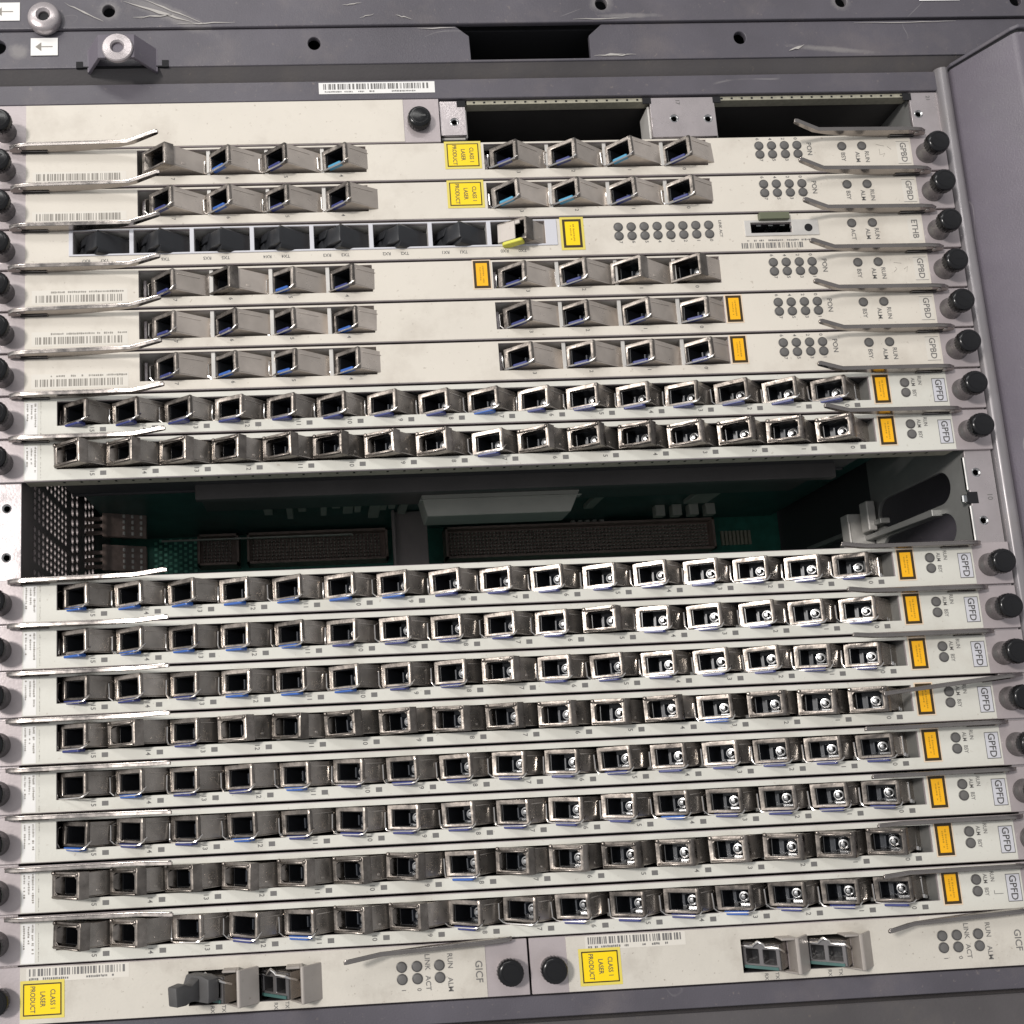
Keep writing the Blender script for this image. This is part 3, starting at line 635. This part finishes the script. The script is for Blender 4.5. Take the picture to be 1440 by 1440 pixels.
for gi, r in enumerate([0, 1, 4, 5, 6, 7, 8, 9, 10, 11]):
    rng = random.Random(100 + r)
    where = ['upper of the pair above the open bay', 'lower of the pair above the open bay', 'directly below the open bay', 'second below the open bay', 'third below the open bay',
             'fourth below the open bay, its right lever bent down', 'fifth below the open bay', 'sixth below the open bay', 'seventh below the open bay', 'lowest of them, just above the GICF cards'][gi]
    win = (-177.6, 146.2, 1.95, 11.9)
    t = card_base('circuit_card', f'sixteen-port cream GPFD card, {where}', r, windows=[win], group='GPFD line cards with sixteen ports', levers=False)
    x0, x1, z0, z1 = win
    m = MB().mat(0).box(x0 - 2, x1 + 2, -30, -29, z0 - 2, z1 + .1).box(x0 - 2, x1 + 2, -29, -1.22, z0 - 1.2, z0 - .6).box(x0 - 2, x1 + 2, -29, -1.22, z1 + .2, z1 + .7).box(x0 - 2, x0 - 1, -29, -1.22, z0 - .6, z1 + .2).mat(1).box(x1 + .4, x1 + 1, -18, -1.22, z0 - .6, z1 + .2)
    link('port_cage', m.mesh('port_cage', ['cage_dark', 'cage_grey']), t)
    m = MB()
    for k in range(16):
        xx = -160 + 20 * k
        m = MB().box(xx + 2.6, xx + 4.2, -5, -4.2, z0 + .4, z0 + 1.6)
        link('cage_clip', m.mesh('cage_clip', 'cage_grey'), t)
    link('spring_finger', MB().box(141.9, 142.5, -7, -3.5, z0 + 1.0, z1 - 1.4).box(141.8, 142.9, -3.6, -3.2, z0 + .6, z0 + 2.2).mesh('spring_finger', 'wire_metal', .15), t)
    # bright fold at the top lip
    # printed marks
    m = MB(); m.flat = True
    for k in range(16):
        xx = -160 + 20 * k
        m.mat(0).rect(xx - 1.15, xx + 1.15, -.85, .85, .3)
        m.rect(xx - .12, xx + .12, -.7, .7, .33)
        put_text(m, str(15 - k), xx - 4.2, -.05, 1.75, .3, 'cw', .95)
    for s, x, z in (('RUN', 166.9, 9.6), ('ALM', 164.2, 9.0), ('BSY', 164.2, 4.2)): put_text(m, s, x, z, 1.5, .3, 'cw', .85)
    link('printed_lettering', m.mesh('port_numbering', ['print_grey']), t)
    m = MB(); m.flat = True
    m.rect(171.9, 177.4, .2, 10.2, .28)
    lb = link('type_label', m.mesh('type_label', 'label_lilac'), t)
    m = MB(); m.flat = True
    for a in ((171.9, 177.4, .2, .45), (171.9, 177.4, 9.95, 10.2), (171.9, 172.1, .45, 9.95), (177.2, 177.4, .45, 9.95)): m.rect(*a, .32)
    put_text(m, 'GPFD', 174.6, 5.2, 2.6, .33, 'cw', 1.0)
    link('type_lettering', m.mesh('type_lettering', 'print_dark'), lb)
    m = MB().rect(-189.8, -185.0, -2.0, 11.6, .27); m.flat = True
    lb = link('serial_label', m.mesh('serial_label', 'white_sticker'), t)
    m = MB(); m.flat = True
    dashes(m, -189.2, -188.5, 2.6, 11, .31, rng, 'z'); dashes(m, -187.6, -186.9, 4.2, 10.6, .31, rng, 'z'); dashes(m, -186.2, -185.4, 1.0, 11.2, .31, rng, 'z')
    link('serial_print', m.mesh('serial_print', 'print_pencil'), lb)
    m = MB(); m.flat = True; dashes(m, -183.9, -183.6, -2.2, 13, .3, rng, 'z'); link('fold_line', m.mesh('fold_line', 'print_pencil'), t)
    sticker(t, 'orange', 147.5, 154.0, .5, 12.3)
    add_leds(t, [(160.6, 8.8), (160.6, 4.6)])
    if r == 11:
        m = MB(); m.flat = True; m.rect(167, 170.4, 3.2, 3.4, .3).rect(166.9, 167.1, 3.2, 4.6, .3); link('pen_mark', m.mesh('pen_mark', 'print_grey'), t)
    # levers
    link('ejector_lever', LEV_L, t, V(-134.2, 0, ZTOP - .35), (rng.uniform(-.03, .03), rng.uniform(-.008, .012), rng.uniform(-.006, .006)))
    if r == 7:
        L_ = link('ejector_lever', LEV_R, t, V(122.8, 0, ZTOP - .2))
        pv = Matrix.Translation(V(184, 0, ZTOP - 1.5)) @ Matrix.Rotation(math.radians(-5.2), 4, 'Y') @ Matrix.Translation(-V(184, 0, ZTOP - 1.5))
        L_.matrix_basis = pv @ Matrix.Translation(V(127.5, 0.8, ZTOP - .2)) 
    else:
        link('ejector_lever', LEV_R, t, V(119.6 + rng.uniform(-.4, .4), 0, ZTOP - .5), (rng.uniform(-.03, .03), rng.uniform(-.008, .002), 0))
    if r == 1:
        m = MB().box(-190, 178, -7, -1.25, ZBOT + .15, ZBOT + .6).mat(1)
        x = -176
        while x < 172: m.box(x, x + .9, -3.6, -2.2, ZBOT + .08, ZBOT + .2); x += 6.6
        link('shielding_strip', m.mesh('shielding_strip', ['gasket', 'dark_gap']), t)
        link('stiffener_bar', MB().box(-128, 141, -26, -22, -5.4, 6.6).box(-128, 141, -60, -26, 0.0, .6).mesh('stiffener_bar', 'dark_steel', .4), t)
        for bx in (-120, -96, -75, -52, 60, 84, 112):
            link('board_chip', MB().box(bx, bx + rng.uniform(5, 13), rng.uniform(-120, -80), -76, 9.8, 12.2).mesh('board_chip', 'component_grey', .3), t)
        link('heat_sink', MB().prism([(-33, 3.6), (40, 3.6), (33.5, -9.6), (-30, -9.6)], -62, -46, 'd').box(-33, 40, -50, -45.5, 1, 1.8).box(-33, 39, -50, -45.5, -2.4, -1.8).mesh('heat_sink', 'component_grey', .4), t)
        m = MB()
        for k in range(5): m.box(62 + k * 4, 64.4 + k * 4, -150, -146, 9, 12)
        for k in range(4): m.box(100 + k * 9, 105 + k * 9, -125, -120, 6, 12)
        for k in range(14): m.box(-110 + k * 5.6, -107 + k * 5.6 + (k % 3), -90 - (k * 37 % 23), -86, 8.5 + (k % 3), 12)
        m.box(-160, -60, -130, -128, 4, 4.8)
        q = link('board_component', m.mesh('board_component', 'component_grey', .2), t); q['kind'] = 'stuff'
    # the plugged modules
    for k in range(16):
        port = 15 - k; kind = FULL[r][port]; xx = -160 + 20 * k
        tab = None
        if kind == 'A' and (r, port) not in NOTAB: tab = 'tab_blue' if (r, port) in BRIGHT else 'tab_indigo'
        desc = {'tab_blue': 'bright-blue-tabbed module', 'tab_indigo': 'dark-blue-tabbed module', None: ('heavy-collared module' if kind == 'B' else 'tabless module')}[tab]
        a, h = (-5.9, 3.6) if kind == 'A' else (-7.6, 6.6)
        if r == 1 and port == 7: a, h = -5.6, 4.6
        place_module(kind, tab, xx + a + rng.uniform(-.3, .3), h + rng.uniform(-.35, .35), rowz(r) + 7.15 + rng.uniform(-.2, .2),
                     f'silver {desc} in port {port} {RWORD[gi]}', 'optical modules plugged into the GPFD cards')

# ================================================================== GPBD cards (eight ports in two windows)
GP = {-6: ('BAAA', 'AAAA', [None, 'tab_blue', 'tab_indigo', 'tab_cyan', 'tab_indigo', 'tab_indigo', 'tab_cyan', 'tab_indigo']),
      -5: ('AAAA', 'AAAA', ['tab_indigo', 'tab_blue', 'tab_indigo', 'tab_indigo', 'tab_cyan', 'tab_cyan', 'tab_indigo', 'tab_indigo']),
      -3: ('ABAA', 'AABB', ['tab_indigo', None, 'tab_blue', 'tab_indigo', 'tab_indigo', 'tab_indigo', None, None]),
      -2: ('AAAA', 'AAAA', ['tab_indigo', 'tab_indigo', 'tab_indigo', 'tab_blue', 'tab_indigo', 'tab_indigo', 'tab_indigo', 'tab_indigo']),
      -1: ('AAAA', 'AAAA', ['tab_indigo', 'tab_blue', 'tab_blue', 'tab_blue', 'tab_indigo', 'tab_indigo', 'tab_indigo', 'tab_indigo'])}
WHERE = {-6: 'topmost of the card stack, with a yellow sticker', -5: 'second from the top, with a yellow sticker', -3: 'below the ETHB card, orange sticker left of the right-hand ports',
         -2: 'orange sticker right of port 0, second below the ETHB card', -1: 'orange sticker right of port 0, just above the first GPFD card'}
def cell_window(t, x0, x1, z0, z1, n, divs):
    m = MB().mat(0).box(x0 - 1, x1 + 1, -22, -21, z0 - 1, z1 + .1)
    m.prism([(-21, z0 - 1), (-1.22, z0 - .3), (-1.22, z0 - .8), (-21, z0 - 1.6)], x0 - 1, x1 + 1, 'x')
    m.prism([(-21, z1 - .9), (-1.22, z1 + .1), (-1.22, z1 + .6), (-21, z1 - .2)], x0 - 1, x1 + 1, 'x')
    m.box(x0 - 1.4, x0 - .4, -21, -1.22, z0 - 1, z1).box(x1 + .2, x1 + .9, -21, -1.22, z0 - 1, z1)
    link('port_cage', m.mesh('port_cage', 'cage_light'), t)
    for dx in divs:
        link('port_divider', MB().prism([(dx - .3, -.5), (dx + 1.3, -.5), (dx + 2.2, -4.5), (dx + 3.6, -6.2), (dx + 3.2, -6.6), (dx + 1.0, -5)], z0 - .2, z1 - .1, 'z').mesh('port_divider', 'cage_light', .15), t)
    link('cage_step', MB().box(x0 + 1.0, x0 + 2.3, -6, -4.5, z0, z1 - 1.6).mesh('cage_step', 'flange_metal', .2), t)
for r in (-6, -5, -3, -2, -1):
    rng = random.Random(300 + r)
    wl, wr = (-145.6, -52.3, 1.55, 14.0 - .9), (-3.4, 90.4, 1.55, 14.0 - .9)
    t = card_base('circuit_card', f'eight-port cream GPBD card, {WHERE[r]}', r, windows=[wl, wr], filmmat='panel_upper', group='GPBD line cards with eight ports', levers=False)
    dl, dr = [-117.4, -93.7, -70.8], [22.6, 46.8, 71.0]
    cell_window(t, *wl, 4, dl); cell_window(t, *wr, 4, dr)
    m = MB(); m.flat = True
    nx = [-131.3, -109.2, -85.5, -62.8, 10.4, 33.3, 56.9, 80.0]
    for k, x in enumerate(nx): put_text(m, str(7 - k), x, .1, 1.5, .3, 'cw')
    for k, x in enumerate((112.7, 118.1, 123.6, 129.0)):
        put_text(m, '6420'[k], x - .3, 12.9, 1.4, .3); put_text(m, '7531'[k], x + .4, 3.2, 1.4, .3)
    put_text(m, 'PON', 134.2, 8.0, 2.0, .3); put_text(m, 'BSY', 148.4, 4.0, 1.75, .3); put_text(m, 'ALM', 154.6, 3.9, 1.75, .3); put_text(m, 'RUN', 158.6, 3.9, 1.75, .3)
    link('printed_lettering', m.mesh('port_numbering', 'print_grey'), t)
    m = MB().rect(171.7, 177.3, .4, 10.6, .27); m.flat = True
    lb = link('type_label', m.mesh('type_label', 'label_cream'), t)
    m = MB(); m.flat = True; put_text(m, 'GPBD', 174.6, 5.6, 2.5, .32)
    for a in ((171.7, 177.3, .4, .55), (171.7, 177.3, 10.45, 10.6)): m.rect(*a, .3)
    link('type_lettering', m.mesh('type_lettering', 'print_grey'), lb)
    add_leds(t, [(x, z) for x in (112.7, 118.1, 123.6, 129.0) for z in (9.8, 5.8)] + [(148.2, 8.9), (156.8, 8.9)])
    if r in (-6, -5): sticker(t, 'yellow', -18.8 , -5.6, 3.0, 13.4, ['CLASS 1', 'LASER', 'PRODUCT'])
    elif r == -3: sticker(t, 'orange', -11.3, -4.6, 1.7, 13.6)
    else: sticker(t, 'orange', 91.0, 97.4, 1.8, 13.2)
    m = MB(); m.flat = True; barcode(m, -186, -151.5, .4, 3.4, .3, rng)
    if r > -4: dashes(m, -180, -150, 4.2, 5.1, .3, rng)
    m2 = MB().rect(-187.5, -150.0, -.4, 5.6 if r > -4 else 4.2, .26); m2.flat = True
    lb = link('barcode_label', m2.mesh('barcode_label', 'label_cream'), t); link('barcode', m.mesh('barcode', 'print_pencil'), lb)
    if r in (-6, -3):
        m = MB()
        P = [[(163, 9.5), (166.5, 8.6)], [(164.2, 7.4), (164.2, 4.6), (166.4, 5.2), (165.6, 3.8)], [(167.8, 8.4), (169.4, 7.0)]] if r == -6 else [[(163.4, 8.4), (166.6, 8.0)], [(163, 4.2), (164.4, 5.6), (163.8, 6.4)], [(167.4, 5.4), (169, 6.6), (168.4, 4.2)]]
        for p in P: m.tube([(x, .22, z) for x, z in p], .1, 4)
        link('pencil_mark', m.mesh('pencil_mark', 'print_pencil'), t)
    link('ejector_lever', LEV_L, t, V(-134.8 + rng.uniform(-.5, .5), 0, ZTOP - .5), (rng.uniform(-.03, .03), rng.uniform(-.01, .012), rng.uniform(-.006, .006)))
    link('ejector_lever', LEV_R, t, V(122.4 + rng.uniform(-.4, .4), 0, ZTOP - .6), (rng.uniform(-.03, .03), rng.uniform(-.008, .004), 0))
    ks = GP[r][0] + GP[r][1]; divx = [-117.4, -93.7, -70.8, -46.6, 22.6, 46.8, 71.0, 94.9]
    for k in range(8):
        kind, tab = ks[k], GP[r][2][k]
        col = {'tab_blue': 'bright blue tab', 'tab_indigo': 'dark blue tab', 'tab_cyan': 'light blue tab', None: 'bare metal collar'}[tab]
        a, h = (-13.8, 4.8) if kind == 'A' else (-15.4, 6.2)
        if r in (-6, -5) : h += 1.2; a -= .6
        place_module(kind + 'G', tab, divx[k] + a + rng.uniform(-.4, .4), h + rng.uniform(-.5, .5), rowz(r) + 6.9 + rng.uniform(-.15, .15),
                     f'silver module, {col}, port {7 - k} of the ' + {-6: 'topmost GPBD card', -5: 'GPBD card just above the ETHB card', -3: 'GPBD card just below the ETHB card', -2: 'middle GPBD card below ETHB', -1: 'lowest GPBD card'}[r], 'optical modules plugged into the GPBD cards', theta=math.radians(36))

# ================================================================== ETHB card
r = -4; rng = random.Random(77)
wins = [(-171.3 + 24.05 * k, -171.3 + 24.05 * k + 22.3, 3.0, 13.0) for k in range(8)]
t = card_base('circuit_card', 'cream ETHB card with seven black plugs and one yellow-tabbed module', r, windows=wins + [(105.0, 122.4, 5.3, 10.0)], filmmat='panel_upper', levers=False)
for k, w in enumerate(wins):
    m = MB().box(w[0] - .5, w[1] + .5, -22, -21, 2.5, 13.0).box(w[0] - .4, w[0] - .02, -21, -1.22, 2.5, 13).box(w[1] + .02, w[1] + .4, -15, -1.22, 2.5, 13).box(w[0], w[1], -15, -1.22, 13.02, 13.4).box(w[0], w[1], -15, -1.22, 2.6, 2.96)
    link('port_cage', m.mesh('port_cage', 'cage_light'), t)
m = MB().sheet(-173.0, 24.2, 2.2, 13.6, wins[:8], .2, .6)
link('port_bezel', m.mesh('port_bezel', 'label_lilac', .15), t)
m = MB(); m.flat = True
for k in range(8):
    put_text(m, f'RX{7 - k}', wins[k][0] + 5.0, .2, 1.3, .3, '180'); put_text(m, f'TX{7 - k}', wins[k][0] + 12.4, .2, 1.3, .3, '180')
    x = 49.7 + k * 5.4; put_text(m, str(7 - k), x + .6, 2.8, 1.4, .3)
put_text(m, 'LINK ACT', 92.4, 7.8, 1.2, .3); put_text(m, 'ACT', 148.2, 3.9, 1.75, .3); put_text(m, 'ALM', 154.4, 4.0, 1.75, .3); put_text(m, 'RUN', 158.2, 4.0, 1.75, .3)
link('printed_lettering', m.mesh('port_numbering', 'print_grey'), t)
add_leds(t, [(49.7 + k * 5.4, z) for k in range(8) for z in (9.5, 5.5)] + [(147.9, 8.9), (156.7, 8.9)])
m = MB().rect(171.7, 177.3, .4, 10.6, .27); m.flat = True; lb = link('type_label', m.mesh('type_label', 'label_cream'), t)
m = MB(); m.flat = True; put_text(m, 'ETHB', 174.6, 5.6, 2.5, .32); link('type_lettering', m.mesh('type_lettering', 'print_grey'), lb)
o = sticker(t, 'yellow', 26.6, 34.4, .9, 13.4, None)
m = MB().sheet(102.4, 133.6, 4.0, 11.0, [(105.0, 122.4, 5.3, 10.0)], .2, .6).mat(1).box(105, 122.4, -12, -11, 5, 10.4).box(105, 122.4, -11, .1, 10.02, 10.4)
cs = link('console_socket', m.mesh('console_socket', ['cage_light', 'dark_gap'], .1), t)
link('socket_board', MB().box(108.5, 121.0, .3, 2.2, 10.6, 13.6).mesh('socket_board', 'board_olive', .1), cs)
link('socket_contacts', MB().box(108, 110, -6, -.5, 9.0, 9.6).box(113, 115, -6, -.5, 9.0, 9.6).box(118, 120, -6, -.5, 9.0, 9.6).box(121.6, 123.6, -3, .3, 7.4, 8.4).mesh('socket_contacts', 'screw_thread', .1), cs)
link('reset_hole', MB().mat(0).lathe([(1.7, .3), (1.7, .68), (1.5, .7)], 129.2, 7.2, 18).mesh('reset_hole', 'dark_gap'), cs)
m = MB(); m.flat = True; barcode(m, 100.4, 127, -1.3, 1.1, .3, rng); dashes(m, 103, 132, 1.7, 2.5, .3, rng); link('barcode', m.mesh('barcode', 'print_grey'), t)
m = MB(); m.flat = True; barcode(m, -186, -175, .4, 3.4, .3, rng); 
link('ejector_lever', LEV_L, t, V(-134.8, 0, ZTOP - .5), (.02, .012, 0)); link('ejector_lever', LEV_R, t, V(122.2, 0, ZTOP - .6), (0, -.004, 0))
# plugs
P = MB()
P.prism([(-6.6, -3.2), (-5.4, -4.8), (5.4, -4.8), (6.6, -3.6), (6.6, 3.6), (5.4, 4.8), (-5.4, 4.8), (-6.6, 3.2)], -17, 0, 'd')
P.prism([(-6.6, -1), (-6.2, 1.6), (1.2, 2.6), (6.4, .8), (6.6, -1)], -3.2, 3.4, 'z')
P.add([(-7.6, 4.4, -4.2), (-1.2, 3.4, -4.6), (-2.6, 3.2, .2), (-7.2, 3.6, -1.2), (-6.8, -.5, -4.0), (-1.6, -.5, -4.2), (-2.6, -.5, .2), (-6.8, -.5, -1.0)], [(0, 1, 2, 3), (4, 7, 6, 5), (0, 4, 5, 1), (1, 5, 6, 2), (2, 6, 7, 3), (3, 7, 4, 0)])
P.add([(-6.8, 3.4, .8), (-1.0, 3.0, .6), (1.4, 2.8, 3.6), (-6.0, 3.0, 4.4), (-6.2, -.5, .8), (-1.2, -.5, .6), (1.4, -.5, 3.4), (-5.8, -.5, 4.0)], [(0, 1, 2, 3), (4, 7, 6, 5), (0, 4, 5, 1), (1, 5, 6, 2), (2, 6, 7, 3), (3, 7, 4, 0)])
PL = P.mesh('dust_plug', 'rubber', .5, True, 2)
for k in range(7):
    th = math.radians(57) + rng.uniform(-.05, .05); x = wins[k][1] - 11.2 + rng.uniform(-.5, .5); d = 4.2 + rng.uniform(-.4, .4)
    o = link('dust_plug', PL); o.location = V(x - 6.6 * math.cos(th), d - 6.6 * math.sin(th), rowz(r) + 7.3 + rng.uniform(-.15, .15)); o.rotation_euler = (0, rng.uniform(-.05, .05), -th)
    o['label'] = f'black rubber dust plug in port {7 - k} of the ETHB card'; o['category'] = 'dust plug'; o['group'] = 'black dust plugs in the ETHB card'
tm = place_module('BG', None, wins[7][1] - 9.0, 6.0, rowz(r) + 7.4, 'silver module with a yellow pull tab in the last ETHB port, beside the yellow sticker', None)
link('pull_tab', MOD['tab_yellow'], tm)
link('blanking_plate', MB().box(-6.0, 1.5, -.5, .4, -3.9, 3.9).box(1.4, 3.6, -.5, .35, 2.2, 3.9).mesh('blanking_plate', 'hood_tan', .2), tm)

# ================================================================== blank panel at the top left
t = thing('blank_panel', 'blank cream filler panel at the top left, black knob at its right end', 'filler panel', (0, 0, 210.2))
link('faceplate', MB().box(XL, -20.8, -1.2, 0, -2.9, 16.9).mesh('faceplate', 'zinc_sheet', .2), t)
link('front_overlay', MB().box(-190.2, -35.8, -.02, .22, -2.6, 16.6).mesh('front_overlay', 'panel_upper', .06), t)
for kx, kz, kd in ((-198.6, 4.8, 0), (-29.6, 6.4, -4.6)):
    o = link('thumbscrew', COLLAR, t, V(kx, .1 + kd, kz)); link('knob', CAP, o)

# ================================================================== GICF cards at the bottom
z0, z1 = -130.1, -110.6
def gicf(x0, x1, label, film, knob, ridge, ledx, txt_x, stick, bar, lever_x, lab_x, right):
    zc = -121.0
    t = thing('uplink_card', label, 'circuit card', (0, 0, zc), 'GICF uplink cards along the bottom')
    wins = [(rg - 17.5, rg, -127.0 - zc, -115.2 - zc) for rg in ridge]
    link('faceplate', MB().sheet(x0, x1, z0 - zc, z1 - zc, wins, -1.2, 0).mesh('faceplate', 'zinc_sheet', .2), t)
    link('front_overlay', MB().sheet(film[0], film[1], z0 - zc + .2, z1 - zc - .2, wins, -.02, .22).mesh('front_overlay', 'panel_dirty', .06), t)
    for kx in knob:
        o = link('thumbscrew', COLLAR, t, V(kx, -2.9, -.2)); link('knob', CAP, o)
    for rg, w in zip(ridge, wins):
        m = MB().box(w[0] - 1, w[1] + 1, -16, -15, w[2] - .5, w[3] + .5).box(w[0], w[1], -15, -1.22, w[3] + .02, w[3] + .4).box(w[0], w[1], -15, -1.22, w[2] - .4, w[2] - .02)
        link('port_cage', m.mesh('port_cage', 'cage_dark'), t)
        h = MB().prism([(rg - .2, 0.1), (rg, 6.2), (rg + 1.0, 6.4), (rg + 7.6, 0.1), (rg + 6.6, 0.1), (rg + .9, 5.2), (rg + .7, .1)], w[2] - .3, w[3] + .6, 'z')
        h.box(rg - 5.0, rg, 4.4, 5.9, w[3] - .2, w[3] + .6).prism([(rg - 5, .1), (rg - 5, 4.4), (rg, 5.9), (rg, .1)], w[3] - .1, w[3] + .5, 'z').prism([(rg - 4.4, .1), (rg, 6.0), (rg, .1)], w[2] - .2, w[2] + .4, 'z')
        link('port_hood', h.mesh('port_hood', 'hood_tan', .25), t)
    m = MB(); m.flat = True
    for rg in ridge:
        put_text(m, 'RX', rg - 9.2, -128.7 - zc, 1.3, .3); put_text(m, 'TX', rg - 5.2, -128.5 - zc, 1.3, .3)
    l0 = ledx
    put_text(m, 'LINK', l0 + 9.4, 4.2, 1.8, .3); put_text(m, 'ACT', l0 + 9.4, -2.9, 1.8, .3); put_text(m, 'RUN', l0 + 17.6, 4.3, 1.8, .3); put_text(m, 'ALM', l0 + 17.4, -3.8, 1.8, .3)
    put_text(m, '1', l0 + .4, -5.0, 1.5, .3); put_text(m, '0', l0 + 6.0, -5.0, 1.5, .3); put_text(m, 'GICF', txt_x, 0, 2.5, .3)
    link('printed_lettering', m.mesh('port_numbering', 'print_grey'), t)
    add_leds(t, [(l0, 3.0), (l0 + 5.5, 3.0), (l0 + 13.6, 3.0), (l0, -1.2), (l0 + 5.5, -1.2), (l0 + 13.6, -1.2)])
    sticker(t, 'yellow', stick[0], stick[1], -127.2 - zc, -116.3 - zc, ['CLASS 1', 'LASER', 'PRODUCT'])
    rg = random.Random(int(bar[0]))
    m2 = MB().rect(bar[0] - 1, bar[1] + 1, -115.8 - zc, -111.0 - zc, .26); m2.flat = True
    lb = link('barcode_label', m2.mesh('barcode_label', 'label_cream'), t)
    m = MB(); m.flat = True; barcode(m, bar[0], bar[1], -113.9 - zc, -111.4 - zc, .3, rg); dashes(m, bar[0], bar[0] + 15, -115.3 - zc, -114.4 - zc, .3, rg); dashes(m, bar[0] + 20, bar[0] + 30, -115.3 - zc, -114.4 - zc, .3, rg)
    link('barcode', m.mesh('barcode', 'print_grey'), lb)
    link('ejector_lever', LEV_R, t, V(lever_x, 0, z1 - zc - 1.6), (0.06, -.045, 0))
    return t
tl = gicf(XL, -9.2, 'left GICF uplink card with dusty cream face and black rubber cap', (-190.2, -24.6), (-197.5, -16.6), (-113.6, -91.2), -55.1, -41.6 + 14.4, (-189.0, -175.6), (-187, -153), -76.0, 0, False)
tr = gicf(-8.4, XR, 'right GICF uplink card with two open duplex modules', (5.0, 178.2), (-0.8, 184.2), (86.8, 110.4), 144.8, 173.4, (10.2, 23.6), (13, 48), 118.6, 0, True)
for rr_ in (tr,):
    link('tape_strip', MB().box(137, 193, .3, .9, 9.0, 10.4).mesh('tape_strip', 'label_cream', .1), rr_)
# duplex modules
def duplex(x, d, z, label, dark):
    th = math.radians(40); t = thing('duplex_module', label, 'optical module', (x - 6.6 * math.cos(th), d - 6.6 * math.sin(th), z), 'duplex modules in the GICF cards'); t.rotation_euler = (0, 0, -th)
    b = MB().sheet(-6.6, 6.6, -4.4, 4.4, [(-5.2, -.8, -2.6, 2.4), (.8, 5.2, -2.6, 2.4)], -8, 0)
    link('front_block', b.mesh('front_block', 'grey_collar', .2), t)
    link('shell', MB().sheet(-6.75, 6.75, -4.6, 4.6, [(-6.62, 6.62, -4.42, 4.42)], -24, -1.0).mesh('shell', 'module_metal', .1), t)
    link('port_bore', MB().box(-5.2, 5.2, -8.2, -7.6, -2.6, 2.4).mesh('port_bore', 'bore_black'), t)
    link('circuit_edge', MB().box(-5.8, 5.8, -3, .5, -4.3, -3.3).mesh('circuit_edge', 'pcb_dark'), t)
    w = [(-7.0, -4, 1.5), (-7.1, .2, 3.0), (-6.8, 1.2, 3.6), (-2.2, 1.3, 3.7), (-1.5, 1.6, 4.6), (0, 1.9, 5.5), (1.5, 1.6, 4.6), (2.2, 1.3, 3.7), (6.8, 1.2, 3.6), (7.1, .2, 3.0), (7.0, -4, 1.5)]
    link('bail_wire', MB().tube(w, .5, 8).mesh('bail_wire', 'wire_metal', 0, True), t)
    return t
dz = -121.2
duplex(-118.6, 5.6, dz, 'duplex module under the black rubber cap in the left GICF card', True)
duplex(-95.6, 5.2, dz, 'duplex module with grey ports between the hoods of the left GICF card', True)
duplex(80.6, 6.0, dz, 'left duplex module with green board edge in the right GICF card', False)
duplex(105.0, 6.0, dz, 'right duplex module with green board edge in the right GICF card', False)
cap = thing('rubber_cap', 'dark grey rubber cap with a pull handle, stuck out at the left GICF card', 'dust cap', (-124.5, 2, dz))
cap.rotation_euler = (0, 0, -math.radians(38)); cap.scale = (.98, .95, .96); cap.location.z += 0.0012
link('cap_body', MB().prism([(-6.2, -4.6), (6.0, -4.6), (6.3, -2), (6.3, 3.6), (3, 4.6), (-5, 4.6), (-6.6, 1.0)], 0, 5.5, 'd').mesh('cap_body', 'rubber_grey', .6, True, 2), cap)
link('pull_handle', MB().prism([(5.4, -4.0), (9.5, -3.6), (12, -4.3), (16.5, -4.0), (17, 2.8), (12.4, 3.2), (9.2, 1.8), (5.4, 4.0)], -2.6, 1.8, 'x').mesh('pull_handle', 'rubber_grey', .7, True, 2), cap)
for o in cap.children: pass

# every card and module keeps clear names; done
for o in bpy.data.objects:
    if o.name.startswith(('printed_lettering', 'barcode.', 'warning_text', 'serial_print', 'paint_scuff')) or o.name == 'barcode': o['kind'] = 'stuff'
print('objects', len(bpy.data.objects), 'tris', sum(len(o.data.polygons) for o in bpy.data.objects if o.type == 'MESH'))
